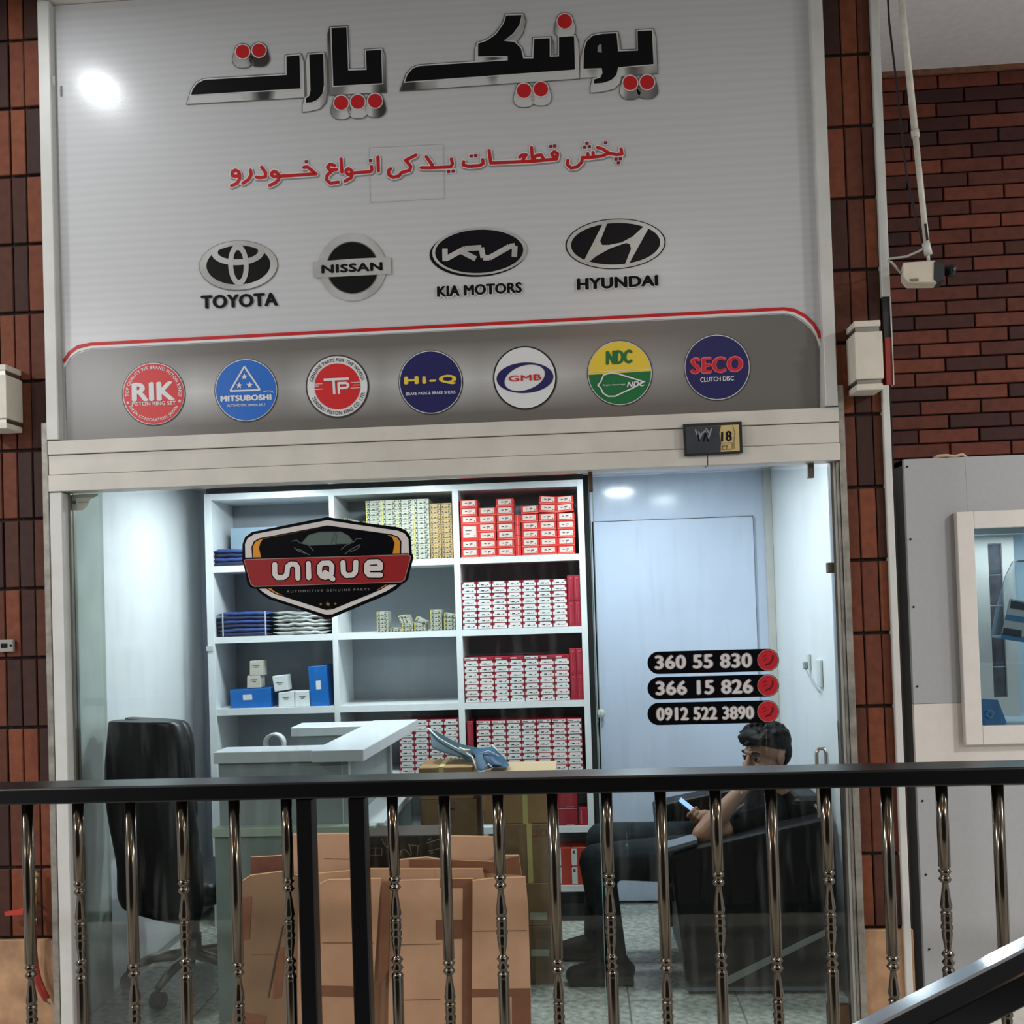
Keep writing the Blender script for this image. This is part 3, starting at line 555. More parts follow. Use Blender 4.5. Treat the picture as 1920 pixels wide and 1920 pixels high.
st = tag(flat('window_sticker', [outer], G0, M_('sticker_black'), None), 'black shield-shaped shop logo sticker with a red name banner on the window', 'sticker')
flat('white_border', [wht], G0-GL, M_('sticker_white'), st); flat('inner_line', [blk], G0-GL*2, M_('sticker_black'), st); flat('orange_border', [org], G0-GL*3, M_('sticker_orange'), st); flat('field', [inn], G0-GL*4, M_('sticker_black'), st)
flat('banner_edge', [Z9([(82, 486), (110, 470), (1780, 424), (1830, 440), (1842, 470), (1772, 710), (1735, 735), (1690, 745), (200, 790), (160, 775), (130, 735)])], G0-GL*5, M_('sticker_black'), st)
bn = flat('banner_line', [Z9([(93, 498), (112, 486), (1785, 436), (1815, 455), (1812, 475), (1750, 700), (1715, 722), (200, 770), (165, 745)])], G0-GL*6, M_('sticker_line'), st)
flat('banner', [Z9([(99, 502), (116, 492), (1780, 442), (1806, 460), (1804, 478), (1744, 694), (1710, 716), (202, 763), (170, 740)])], G0-GL*7, M_('sticker_red'), st)
un = [[(412, 540), (413, 640), (440, 674), (505, 672), (536, 645), (545, 560), (575, 535), (625, 537), (647, 570), (650, 680)], [(757, 530), (762, 675)], [(930, 672), (890, 655), (872, 620), (874, 560), (900, 528), (975, 525), (1000, 555), (998, 630), (960, 660), (930, 672)], [(930, 622), (1010, 688)],
      [(1114, 520), (1118, 620), (1148, 652), (1215, 648), (1242, 615), (1246, 515)], [(1360, 580), (1500, 577), (1500, 535), (1470, 512), (1385, 515), (1356, 545), (1356, 615), (1385, 648), (1500, 648)]]
strokes('name_outline', [Z9(l) for l in un], 13.5, G0-GL*8, M_('sticker_black'), st); strokes('name', [Z9(l) for l in un], 9.6, G0-GL*9, M_('sticker_white'), st)
text('lettering', 'AUTOMOTIVE GENUINE PARTS', Z9([(535, 806), (1385, 784), (1386, 806), (536, 830)]), G0-GL*5, mat('sticker_silver', '8b8580', .4), st, .0, 1.5)
flat('stars', [star(*Z9([(885, 948)])[0], 3.2), star(*Z9([(960, 946)])[0], 5), star(*Z9([(1036, 943)])[0], 3.2)], G0-GL*5, mat('sticker_gold', '8f6a35', .4), st)
flat('car_windscreen', [Z9([(690, 318), (760, 240), (880, 205), (1090, 203), (1170, 240), (1215, 300), (1180, 325), (1000, 335), (780, 345)])], G0-GL*5, M_('sticker_glass'), st)
strokes('car_outline', [Z9(l) for l in ([(690, 320), (760, 240), (880, 207), (1090, 205), (1170, 245), (1215, 305)], [(590, 300), (640, 290), (665, 315), (760, 340), (810, 400)], [(1305, 275), (1250, 275), (1225, 308), (1140, 345), (1095, 385)], [(615, 365), (650, 400), (770, 440)], [(620, 378), (690, 395), (740, 430)], [(1290, 335), (1210, 375), (1135, 432)], [(1290, 345), (1270, 375), (1190, 410)], [(1030, 215), (990, 320)], [(1045, 225), (1035, 325), (1180, 325)])], 1.6, G0-GL*6, M_('sticker_grey'), st)
ZP = lambda p: zz(p, 1080, 860, 3.2)
for (yl, yr), body, tq, lab in (((1225, 1208), '360 55 830', [(472, 1182), (1054, 1166), (1056, 1252), (474, 1264)], 'topmost black phone number pill sticker on the glass door, red end disc'),
                                ((1378, 1361), '366 15 826', [(478, 1336), (1060, 1322), (1062, 1408), (480, 1420)], 'middle black phone number pill sticker on the glass door, red end disc'),
                                ((1532, 1517), '0912 522 3890', [(482, 1494), (1066, 1484), (1068, 1562), (484, 1572)], 'lowest black phone number pill sticker on the glass door, above the man')):
    L, R = ZP([(496, yl)])[0], ZP([(1152, yr)])[0]
    pill = ell(L[0], L[1], 21, n=18, a0=88, a1=268)+ell(R[0], R[1], 21, n=18, a0=-92, a1=88)
    o = tag(flat('phone_sticker', [pill], G0, M_('sticker_black'), None), lab, 'sticker', 'phone number stickers on the door')
    flat('disc_edge', [ell(R[0], R[1], 20)], G0-GL, M_('sticker_line'), o); flat('disc', [ell(R[0], R[1], 18.8)], G0-GL*2, mat('disc_red', 'b5202a', .35), o)
    strokes('handset', [[(R[0]-4, R[1]+9), (R[0]+4, R[1]+6), (R[0]+9, R[1]-2), (R[0]+9, R[1]-8)]], 3.4, G0-GL*3, mat('disc_dark', '4e1316', .4), o)
    strokes('call_waves', [[(R[0]-10, R[1]-4), (R[0]-7, R[1]-8), (R[0]-3, R[1]-8)], [(R[0]-9, R[1]+2), (R[0]-3, R[1]-3)]], 1.3, G0-GL*3, M_('disc_dark'), o)
    text('digit_outline', body, [(x+(-1.6 if i in (0, 3) else 1.6), y+(-1.3 if i < 2 else 1.3)) for i, (x, y) in enumerate(ZP(tq))], G0-GL, mat('sticker_edge', '6b686e', .4), o, .09, split=True)
    text('digit', body, ZP(tq), G0-GL*2, M_('sticker_white'), o, .045, split=True)
a = [(131, 928), (186, 925), (182, 930), (170, 936), (163, 950), (155, 957), (131, 957)]
o = tag(flat('corner_decal', [a], G0, mat('decal_green', 'a9b3a4', .5), None), 'small pale green installer decal in the top left window corner', 'sticker')
strokes('decal_print', [[(146, 942), (164, 941)]], 1.6, G0-GL, mat('decal_print', '8a5a3a', .5), o, False); flat('decal_mark', [[(136, 939), (142, 939), (142, 945), (136, 945)]], G0-GL, mat('decal_mark', '4f6a58', .5), o)

# ------------------------------------------------------------------ number plaque on the beam
o = tag(empty('number_plaque', at(1337, 853, -.036)), 'black framed house number plaque, torn dark film over half, below the sign', 'plaque')
fr = [(1280, 796), (1390, 791), (1392, 850), (1283, 856)]; ins = [(1285, 801), (1385.5, 796), (1387, 845), (1287.5, 851)]
mb = MB(); mb.prism([at(x, y, -.036) for x, y in fr], (0, -.010, 0)); mb.build('frame', M_('matte_black'), o, bevel=.0015)
flat('plate', [ins], -.0470, mat('plate_cream', 'c3ab72', .4, noise=.1, nscale=12), o); flat('film', [[(1285, 801), (1352, 798), (1349, 812), (1352, 830), (1351, 848), (1287.5, 851)]], -.0475, mat('plate_film', '3a3d44', .3, noise=.15, nscale=20), o)
strokes('emblem', [[(1304, 806), (1310, 824), (1317, 812), (1322, 808), (1328, 822), (1334, 804)], [(1310, 810), (1314, 818)], [(1324, 804), (1330, 812)]], 3, -.048, mat('plate_mark', '85888c', .4), o); strokes('emblem_dark', [[(1308, 816), (1311, 827)], [(1319, 827), (1323, 812), (1328, 827)]], 3, -.0482, M_('ink'), o)
text('numeral', '8', [(1360, 808), (1372, 807.5), (1372.5, 827), (1360.5, 827.5)], -.048, M_('ink'), o, .03); text('numeral', '1', [(1352, 810), (1356, 810), (1356, 828), (1352, 828)], -.048, M_('ink'), o, .02)
text('lettering', 'PY', [(1354, 834), (1366, 833.5), (1366, 841), (1354, 841.5)], -.048, mat('plate_brown', '55421f', .5), o, .01); strokes('lettering_box', [[(1352, 831), (1373, 830), (1373, 842), (1352, 843)]], 1, -.048, M_('plate_brown'), o, False)
strokes('crack', [[(1374, 799), (1378, 812), (1376, 826), (1377, 842)]], .9, -.048, M_('plate_brown'), o)

# ------------------------------------------------------------------ wall lamps (boxes with chrome bands)
def sconce(x0, x1, z0, z1, label):
    o = tag(empty('wall_lamp', ((x0+x1)/2, 0, z0)), label, 'wall lamp', 'white box wall lamps on the pillars'); h = z1-z0; m = mat('lamp_cream', 'cfc8b8', .5, noise=.05)
    MB().box(x0, x1, -.10, -.002, z0, z0+.09*h).build('bottom_cap', m, o, bevel=.002); MB().box(x0, x1, -.10, -.002, z1-.09*h, z1).build('top_cap', m, o, bevel=.002)
    MB().box(x0-.001, x1+.003, -.104, -.002, z0+.155*h, z1-.165*h).build('shade', m, o, bevel=.002)
    for za, zb in ((z0+.09*h, z0+.155*h), (z1-.165*h, z1-.09*h)): MB().box(x0+.004, x1-.004, -.096, -.004, za, zb).build('chrome_band', M_('brushed'), o)
    MB().box(x0+.01, x1-.01, -.003, .0, z0+.02, z1-.02).build('back_plate', M_('brushed'), o)
a = at(1601, 602, -.1); b = at(1656, 730, -.1); sconce(a.x, b.x, b.z, a.z, 'white box wall lamp with chrome bands on the right brick pillar')
a = at(-55, 686, -.1); b = at(13, 803, -.1); sconce(a.x, b.x, b.z, a.z, 'white box wall lamp cut off at the left picture edge')

# ------------------------------------------------------------------ left pillar: switch plate, red hose
a = at(-2, 1200, -.01); b = at(27, 1222, -.01)
o = tag(MB().box(a.x, b.x, -.018, -.004, b.z, a.z).build('socket_plate', mat('socket_grey', '8d8a84', .5), bevel=.002), 'small grey socket plate on the left brick pillar', 'socket')
q = at(20, 1210, -.019); MB().ball((q.x, -.0185, q.z), .004, 8).build('screw', M_('ink'), o); q = at(8, 1211, -.019); MB().box(q.x-.012, q.x+.01, -.0195, -.017, q.z-.007, q.z+.008).build('socket_holes', M_('ink'), o)
o = tag(empty('red_hose', at(80, 1880, -.03)), 'red rubber hose with brass valve hanging on the left pillar', 'hose')
H = lambda pts, Y=-.035: [at(x, y, Y) for x, y in pts]
MB().tube(H([(65, 1730), (65, 1780), (66, 1810), (70, 1835), (78, 1855), (88, 1874)]), [.0075, .0078, .011, .013, .013, .012], 10).build('hose', mat('hose_red', '8e1f16', .45, noise=.15), o, True)
MB().tube(H([(64, 1640), (66, 1660), (65, 1676)]), .009, 10).build('valve_body', mat('brass', 'a98d63', .35, .6, noise=.2), o, True)
MB().tube(H([(70, 1636), (64, 1642)]), .012, 10).build('valve_cap', M_('brass'), o, True); MB().tube(H([(64.5, 1676), (65, 1700), (65, 1732)]), [.009, .0075, .008], 10).build('coupling', mat('coupling', '7a5c40', .4, .4), o, True)
MB().tube(H([(64, 1675), (64, 1682)]), .0095, 10).tube(H([(65, 1720), (65, 1730)]), .0092, 10).build('clamp', M_('chrome'), o, True)
MB().prism(H([(10, 1709), (45, 1703), (46, 1714), (11, 1716)], -.03), (0, -.006, 0)).prism(H([(44, 1702), (62, 1700), (62, 1708), (44, 1714)], -.03), (0, -.006, 0)).build('valve_lever', mat('lever_red', 'b43324', .45), o)
MB().tube([at(64, 1690, -.035), at(64, 1690, .0)], .005, 8).build('wall_stub', M_('brass'), o); MB().tube(H([(84, 1876), (95, 1884)]), .004, 8).build('hose_wire', M_('brushed'), o)

# ------------------------------------------------------------------ security camera on ceiling pole
CYc = -.10
p0 = at(1690, 0, CYc); p1 = at(1738, 462, CYc); dd = p0-p1; ptop = p1+dd*((CEIL-p1.z)/dd.z)
o = tag(empty('security_camera', at(1740, 530, CYc)), 'white security camera hanging on a thin pole before the brick recess', 'security camera')
pole = mat('pole_paint', 'c9c3b4', .4, noise=.15, nscale=25)
MB().tube([ptop, p1+dd*.45], .0105, 14).build('pole', pole, o, True); MB().tube([p1+dd*.46, p1], .0092, 14).build('pole', pole, o, True); MB().tube([p1+dd*.47, p1+dd*.44], .0125, 14).build('pole_joint', pole, o, True)
pc = Vector((ptop.x, ptop.y, CEIL)); MB().lathe([(.03, -.012), (.032, -.002), (.032, 0)], pc, 18).build('ceiling_flange', pole, o, True)
MB().tube([at(1736, 456, CYc), at(1741, 478, CYc)], .0125, 12).build('clamp', M_('white_alu'), o, True); MB().tube([at(1740, 476, CYc), at(1741, 490, CYc)], .005, 10).build('ball_joint', M_('white_alu'), o, True)
bodyc = mat('camera_body', 'cbbfac', .4, noise=.05)
front = [at(x, y, CYc-.03) for x, y in ((1693, 492), (1754, 488), (1759, 529), (1703, 530), (1693, 518))]
bo = MB().prism(front, (.02, .085, .006)).build('body', bodyc, o, bevel=.003)
q = [at(x, y, CYc-.031) for x, y in ((1706, 523), (1722, 522), (1722, 527), (1708, 528))]; MB().prism(q, (0, -.001, 0)).build('badge_print', mat('badge_grey', '6a6258', .5), bo)
fr = [at(x, y, CYc-.034) for x, y in ((1752, 490), (1762, 490), (1771, 497), (1771, 524), (1757, 529), (1751, 523))]; MB().prism(fr, (.02, .092, .006)).build('front_bezel', M_('matte_black'), o, bevel=.002)
a = at(1764, 507, CYc+.005); b = at(1790, 508, CYc+.002); MB().tube([a, a*.4+b*.6, a*.38+b*.62, b], [.017, .017, .0195, .0185], 16).build('lens', M_('black'), o, True)
MB().tube([at(1738, 460, CYc), at(1725, 470, CYc), at(1700, 481, CYc), at(1668, 485, CYc), at(1665, 489, CYc), at(1672, 492, CYc), at(1690, 513, CYc+.02), at(1697, 518, CYc+.02)], .004, 8).build('lead', mat('lead_grey', 'a8a39a', .5), o, True)
cab = [at(1664, -20, CYc+.02), at(1667, 40, CYc+.02), at(1679, 140, CYc+.02), at(1690, 240, CYc+.02), at(1700, 330, CYc+.02), at(1715, 400, CYc+.02), at(1730, 455, CYc+.01)]
cab = [Vector((cab[0].x-.012, cab[0].y, CEIL))]+cab; MB().tube(cab, .0035, 8).build('cable', M_('matte_black'), o, True)
MB().tube([at(1735, 420, CYc-.012), at(1739, 450, CYc-.012)], .004, 8).build('cable_tie', M_('matte_black'), o, True)

# ------------------------------------------------------------------ neighbour kiosk in the recess
KY = .35; X0 = 1.195; ZT = 1.956
wa = at(1793, 960, KY-.03); wb = at(1829, 1362, KY-.03); zb_out = at(1817, 1397, KY-.03).z; xg = at(1827, 1000, KY-.03).x; ztg = at(1828, 991, KY-.03).z; zbg = wb.z; XR = 2.02
zg1 = at(1715, 1320, KY).z; zg0 = at(1722, 1475, KY).z
ko = tag(empty('kiosk', ((X0+3.0)/2, KY, 0)), 'grey and white panelled kiosk front in the brick recess', 'kiosk')
gp = mat('kiosk_grey', 'a5a6a7', .55, noise=.03, nscale=60); wp = mat('kiosk_white', 'd9d2ca', .5, noise=.03, nscale=20)
XO = xg-.01; XO2 = XR-.03
MB().box(X0, XO, KY, KY+.02, zg1, ZT).build('panel', gp, ko, bevel=.001); MB().box(XO, XO2, KY, KY+.02, ztg+.01, ZT).build('panel', gp, ko); MB().box(XO2, 3.0, KY, KY+.02, zg1, ZT).build('panel', gp, ko)
MB().box(X0, XO, KY, KY+.02, zg0, zg1-.001).build('panel', wp, ko); MB().box(XO, XO2, KY, KY+.02, zg0, zbg-.01).build('panel', wp, ko); MB().box(XO2, 3.0, KY, KY+.02, zg0, zg1-.001).build('panel', wp, ko); MB().box(X0, 3.0, KY, KY+.02, .0, zg0-.002).build('panel', gp, ko)
MB().box(X0, X0+.02, KY+.021, .84, 0, ZT).build('side_panel', mat('kiosk_side_shade', '3a3a3a', .7), ko); MB().box(X0, 3.0, KY+.021, .84, ZT-.02, ZT).build('roof', wp, ko)  # side coloured dark to hold the shade of the gap by the pillar
for y in (875, 1011, 1138, 1287, 1502, 1640, 1780):
    xx = 1698+(y-875)*.0455; q = at(xx, y, KY-.001); MB().ball((q.x+.006, KY-.001, q.z), .004, 8).build('screw', M_('ink'), ko)
wn = tag(empty('window_2', (1.6, KY, zb_out)), 'white framed display window of the grey kiosk', 'window', kind='structure')
MB().box(wa.x, xg, KY-.03, KY-.001, zb_out, wa.z).build('frame_bar', wp, wn, bevel=.002); MB().box(xg, XR, KY-.03, KY-.001, ztg, wa.z).build('frame_bar', wp, wn, bevel=.002); MB().box(xg, XR, KY-.03, KY-.001, zb_out, zbg).build('frame_bar', wp, wn, bevel=.002); MB().box(XR, XR+.07, KY-.03, KY-.001, zb_out, wa.z).build('frame_bar', wp, wn, bevel=.002)
MB().box(xg, XR, KY-.012, KY-.008, zbg, ztg).build('glass_pane', M_('plain_glass'), wn)
nic = mat('niche_white', 'cfe0ea', .4)
MB().box(XO, XO2, .80, .82, zbg-.012, ztg+.012).build('niche_back', nic, ko); MB().box(XO-.012, XO, KY+.021, .80, zbg-.012, ztg+.012).build('niche_side', nic, ko); MB().box(XO2, XO2+.012, KY+.021, .80, zbg-.012, ztg+.012).build('niche_side', nic, ko); MB().box(XO, XO2, KY+.021, .80, zbg-.022, zbg-.011).build('niche_shelf', nic, ko); MB().box(XO, XO2, KY+.021, .80, ztg+.011, ztg+.022).build('niche_top', nic, ko)
# inner framed panel seen through the kiosk window
IY = .70
def r_(x0, y0, x1, y1, Y): a = at(x0, y0, Y); b = at(x1, y1, Y); return a.x, b.x, b.z, a.z
o = tag(empty('inner_window_frame', at(1860, 1360, IY)), 'white inner window frame with grey block panes inside the kiosk', 'window frame')
x0, x1, z0, z1 = r_(1848, 1020, 1886, 1306, IY); zl = zbg-.0105
MB().box(x0-.055, x0, IY-.02, IY, zl, z1+.055).build('frame_bar', wp, o); MB().box(x1, x1+.045, IY-.02, IY, zl, z1+.055).build('frame_bar', wp, o); MB().box(x0, x1, IY-.02, IY, z1, z1+.055).build('frame_bar', wp, o); MB().box(x0, x1, IY-.02, IY, zl, z0).build('frame_bar', wp, o)
gm = mat('grey_block', '54525a', .6, noise=.3, nscale=25); nb = 5
for i in range(nb): MB().box(x0, x1, IY-.01, IY, z0+(z1-z0)*i/nb, z0+(z1-z0)*(i+1)/nb-.004).build('block', gm, o, bevel=.002)
o = tag(empty('plastic_bag', at(1900, 1205, .48)), 'clear plastic product bag with blue and white header hanging in the kiosk window', 'bag')
cp = glass_mat('clear_plastic', (.86, .9, .92, 1), 1.5, .35, .15)
MB().prism([at(x, y, .48) for x, y in ((1893, 1080), (1908, 1050), (1935, 1050), (1960, 1090), (1968, 1206), (1866, 1196), (1874, 1150))], (0, .05, 0)).build('bag_film', cp, o, bevel=.006)
def card_(name, pts, Y, m): return MB().prism([at(x, y, Y) for x, y in pts], (0, .001, 0)).build(name, m, o)
card_('card', [(1893, 1122), (1960, 1135), (1958, 1208), (1876, 1196)], .478, mat('card_white', 'e3e8ec', .4)); bl = mat('card_blue', '3f95c8', .4); card_('card_stripe', [(1888, 1152), (1960, 1163), (1960, 1174), (1885, 1162)], .476, bl); card_('card_stripe', [(1878, 1188), (1960, 1200), (1958, 1210), (1876, 1198)], .476, bl)
card_('card_mark', [(1896, 1126), (1925, 1131), (1924, 1145), (1894, 1140)], .476, mat('card_navy', '2c3950', .4)); card_('card_mark', [(1882, 1177), (1916, 1182), (1915, 1196), (1880, 1190)], .476, M_('card_navy'))
MB().tube([at(1922, 1052, .50), Vector((at(1922, 1052, .50).x, .50, ztg+.0105))], .0012, 6).build('hang_thread', M_('card_white'), o)
q = atz(1865, 1361, zbg-.0105); qy = KY+.075; a = at(1842, 1362, qy); b = at(1872, 1362, qy); t = at(1843, 1310, qy); t2 = at(1877, 1312, qy); zb = zbg-.0105
o = tag(MB().add([(a.x, qy-.03, zb), (b.x, qy-.03, zb), (b.x+.002, qy, t2.z), (a.x, qy, t.z), (a.x+.01, qy+.035, zb), (b.x+.045, qy+.035, zb)], [(0, 1, 2, 3), (3, 2, 5, 4), (0, 3, 4), (1, 5, 2), (0, 4, 5, 1)]).build('tent_card', mat('tent_blue', '1f78b8', .45, noise=.1)), 'small blue folded tent card standing in the kiosk window', 'card')
strokes('print', [[(1852, 1336), (1858, 1330), (1864, 1338), (1858, 1346), (1852, 1340)]], 2, qy-.032, mat('tent_print', '8cc4e4', .5), o)
L = bpy.data.lights.new('niche_fill', 'AREA'); L.shape = 'RECTANGLE'; L.size = .5; L.size_y = .05; L.energy = NICHE_W; L.color = (.8, .92, 1)  # unseen lamp added to give the kiosk niche its bluish brightness
lf = tag(MB().box(1.45, 1.97, .52, .58, ztg-.012, ztg+.0105).build('niche_fill_light', M_('lamp_ring')), 'added slim fill light under the top of the kiosk window', 'light'); lo = bpy.data.objects.new('lamp', L); COL.objects.link(lo); lo.parent = lf; lo.location = (0, 0, -.003)
# white wall cap cable scraps on kiosk roof
o = tag(MB().tube([at(1750, 860, .4), at(1760, 855, .4), at(1775, 854, .4), at(1790, 856, .4), at(1805, 852, .4), at(1812, 858, .4)], .006, 8).build('loose_cable', mat('loose_cable', 'c9a98e', .5), smooth=True), 'short loose pale cable lying on the kiosk roof', 'cable')

# ------------------------------------------------------------------ railing
RY = -1.195
ra = tag(empty('railing', (0, RY, 0)), 'black topped balcony railing with turned chrome balusters across the walkway', 'railing')
bk = mat('rail_black', '08080a', .3, .0, spec=.3, noise=.1, nscale=3); ch = mat('baluster_steel', '635b51', .17, 1.)
zt = at(960, 1459, RY-.026).z; zb = at(960, 1491, RY-.026).z; yb = atz(960, 1445, zt).y
MB().box(-3.2, 3.2, RY-.026, max(RY+.02, yb), zb, zt).build('handrail', bk, ra, bevel=.004, seg=2)
MB().box(-3.2, 3.2, RY-.02, RY+.02, .06, .10).build('bottom_rail', bk, ra, bevel=.003)
for xa, xb in ((554, 585), (652, 684)):
    a = at(xa, 1500, RY-.02).x; b = at(xb, 1500, RY-.02).x; MB().box(a, b, RY-.02, RY+.02, 0, zb).build('post', bk, ra, bevel=.003)
PR = [(0, .0125), (.002, .008), (.004, .0105), (.009, .0135), (.014, .0105), (.018, .008), (.021, .0105), (.026, .0135), (.031, .0105), (.035, .0062), (.06, .0092), (.082, .0125), (.09, .011), (.092, .008), (.095, .0115), (.098, .0125), (.101, .0105), (.105, .0115), (.116, .0115), (.120, .0095), (.124, .0125), (.130, .0125), (.134, .010), (.138, .0115), (.155, .0095), (.175, .0062), (.178, .0095), (.184, .0135), (.19, .0095), (.194, .008), (.201, .0135), (.207, .0095), (.21, .008), (.214, .012), (.219, .0135), (.223, .0125), (.228, .0125)]
def baluster_mesh(zs_):
    prof = [(.0125, zb)]+[(r, zs_-d) for d, r in PR]+[(.0125, .10)]
    o = MB()._lathe(prof, Vector((0, 0, 0)), 14, 0)
    m_ = o if False else MB(); m_._lathe(prof, Vector((0, 0, 0)), 14, 0); ob = m_.build('baluster', ch, None, True, local=True); me = ob.data; bpy.data.objects.remove(ob); return me
zA = at(147, 1650, RY).z; zB = at(245, 1804, RY).z
meA, meB = baluster_mesh(zA), baluster_mesh(zB)
bxs = [(52, 'B'), (147, 'A'), (245, 'B'), (342, 'A'), (440, 'B'), (538, 'A'), (737, 'A'), (834, 'B'), (935, 'A'), (1037, 'B'), (1139, 'A'), (1240, 'B'), (1343, 'A'), (1447, 'B'), (1550, 'A'), (1664, 'B'), (1768, 'A'), (1873, 'B')]
for px, k in bxs: clone(meA if k == 'A' else meB, 'baluster', (at(px, 1550, RY).x, 0, 0), ra)
for i in range(1, 8): clone(meA if i % 2 else meB, 'baluster', (at(52, 1550, RY).x-.117*i, 0, 0), ra); clone(meA if i % 2 else meB, 'baluster', (at(1873, 1550, RY).x+.117*i, 0, 0), ra)
# stair handrail at the lower right
sr = tag(empty('stair_handrail', at(1800, 1900, -1.85)), 'shiny dark stair handrail rising at the lower right corner', 'handrail')
SY = -1.88; A = at(1640, 1958, SY); Bp = at(1960, 1795, SY); dv = (Bp-A); A2 = A-dv*1.6; B2 = Bp+dv*.6
up = Vector((0, 0, 1)); nrm = Vector((-dv.z, 0, dv.x)).normalized(); hw = .026
sec = [Vector((0, -.034, 0))+nrm*-.032, Vector((0, .034, 0))+nrm*-.032, Vector((0, .040, 0))+nrm*.012, Vector((0, .022, 0))+nrm*.03, Vector((0, -.022, 0))+nrm*.03, Vector((0, -.040, 0))+nrm*.012]
MB().prism([A2+s for s in sec], B2-A2).build('rail', mat('stair_black', '1c1c20', .12, .55, spec=.6), sr, bevel=.003, seg=2)
MB().prism([A2+Vector((0, -.020, 0))+nrm*.0302, A2+Vector((0, .020, 0))+nrm*.0302, A2+Vector((0, .016, 0))+nrm*.033, A2+Vector((0, -.016, 0))+nrm*.033], B2-A2).build('rail_cap', mat('stair_chrome', 'c9ced6', .08, 1.), sr)
for t in (.25, .55, .85, 1.15):
    q = A2.lerp(B2, t); MB().tube([q-nrm*.02, Vector((q.x, q.y, -3.0))], .0125, 12).build('baluster', ch, sr, True)

# ------------------------------------------------------------------ shelving
S = 1.33
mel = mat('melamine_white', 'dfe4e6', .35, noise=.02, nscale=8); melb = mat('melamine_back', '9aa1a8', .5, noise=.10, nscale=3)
sh = tag(empty('shelf_unit', (-.857, 1.49, 0)), 'tall white three-column open shelf unit along the back wall', 'shelf unit')
UPR = [(-1.757, -1.722), (-1.156, -1.130), (-.570, -.541), (.015, .043)]
for a, b in UPR: MB().box(a, b, S, 1.64, 0, 2.046).build('upright', mel, sh, bevel=.001)
TOPS = [2.046, 1.702, 1.365, 1.024, .70, .444, .172]
for (a, b), (c, d) in zip(UPR, UPR[1:]):
    for z in TOPS: MB().box(b, c, S+.001, 1.634, z-.030, z).build('shelf_board', mel, sh)
    MB().box(b, c, 1.634, 1.640, .08, 2.016).build('back_panel', melb, sh); MB().box(b, c, S+.03, S+.045, 0, .08).build('plinth', mat('plinth_dark', '23262a', .6), sh)
q = at(394, 1216, S-.004); MB().box(q.x-.018, q.x+.014, S-.006, S-.0005, q.z-.012, q.z+.012).build('tape_scrap', mat('tape_scrap', 'b9c0bf', .4), sh)
struct(B('shade_strip_top', (-1.757, .043, 1.362, 1.38, 2.047, SHOPCEIL-.001), M_('dark_gap')), 'black strip for the shaded gap between shelf unit and ceiling', 'trim')  # black board stands for the shade above the shelf unit
# black strip put in for the shadow between shelf unit and inner door
struct(B('shade_strip_side', (.046, .078, 1.60, 1.648, 0, SHOPCEIL), M_('dark_gap')), 'black strip for the shadowed gap between the shelf unit and the inner door', 'trim')

def kind(w, h, d, body, lab=None, marks=None, labm=None, bev=.0012):
    o = MB().box(-w/2, w/2, 0, d, 0, h).build('k', body, None, bevel=bev, local=True); me = o.data; bpy.data.objects.remove(o); lm = None
    if lab:
        mb = MB(); mb.add([((x-.5)*w, -.0006, y*h) for x, y in lab], [tuple(range(len(lab)))], 0)
        for mi, poly in (marks or []): mb.add([((x-.5)*w, -.0010, y*h) for x, y in poly], [tuple(range(len(poly)))], mi)
        o = mb.build('k', labm, None, local=True, weld=False); lm = o.data; bpy.data.objects.remove(o)
    return me, lm, w, h
NB = [0]
def put(kd, name, x, z, label, group, y=S+.006, rz=0., ry=0., cat='box'):
    me, lm, w_, h_ = kd
    o = clone(me, name, (x, y, z), None, (0, ry, rz)); tag(o, label, cat, group); NB[0] += 1
    if lm: clone(lm, 'label', (0, 0, 0), o)
    return o
rect = lambda x0, y0, x1, y1: [(x0, y0), (x1, y0), (x1, y1), (x0, y1)]
crd = mat('carton_crimson', '9c1f33', .45, noise=.06, nscale=40); cwh = mat('carton_white', 'dcdcda', .5); ctx = mat('carton_ink', '3a3538', .6)
RW = kind(.0690, .0272, .16, crd, [(.03, .06), (.97, .06), (.97, .55), (.86, .62), (.86, .95), (.14, .95), (.14, .62), (.03, .55)], [(1, rect(.2, .36, .24, .46)), (1, rect(.3, .34, .5, .52)), (1, rect(.56, .3, .66, .38)), (1, rect(.70, .36, .8, .5))], [cwh, ctx])
RWV = kind(.0290, .118, .16, crd, rect(.3, .1, .36, .85), [(0, rect(.55, .15, .6, .8)), (0, rect(.3, .88, .7, .93))], [mat('carton_pink', 'b8606c', .5)])
RWF = kind(.0690, .0155, .16, crd, rect(.05, .15, .95, .85), [(1, rect(.1, .4, .45, .6)), (1, rect(.7, .4, .85, .6))], [cwh, ctx]); RFR = kind(.0690, .0155, .16, crd, rect(.1, .25, .5, .7), [], [mat('carton_pink2', 'd7b0b0', .5)])
def grid(x0, z0, cols, rows, where, grp, kd=RW, pw=.0703, ph=.0278, name='parts_carton', desc='slim red-white carton'):
    for r in range(rows):
        for c in range(cols):
            put(kd, name, x0+pw*(c+.5)+random.uniform(-.0006, .0006), z0+ph*r+.0003, '%s, %s, %s row up, %s from left' % (desc, where, ORD[r+1], ORD[c+1]), grp, y=S+.006+random.uniform(0, .004))
XR3 = -.541
grid(XR3+.002, 1.365, 7, 8, 'second right shelf', 'red-white cartons on the second right shelf')
for i in range(2):
    for j in range(2): put(RWV, 'parts_carton', XR3+.4955+.0300*(i+.5), 1.365+.1190*j, 'upright red carton at the right end of second right shelf, %s column, %s' % (('inner', 'outer')[i], ('lower', 'upper')[j]), 'upright red cartons')
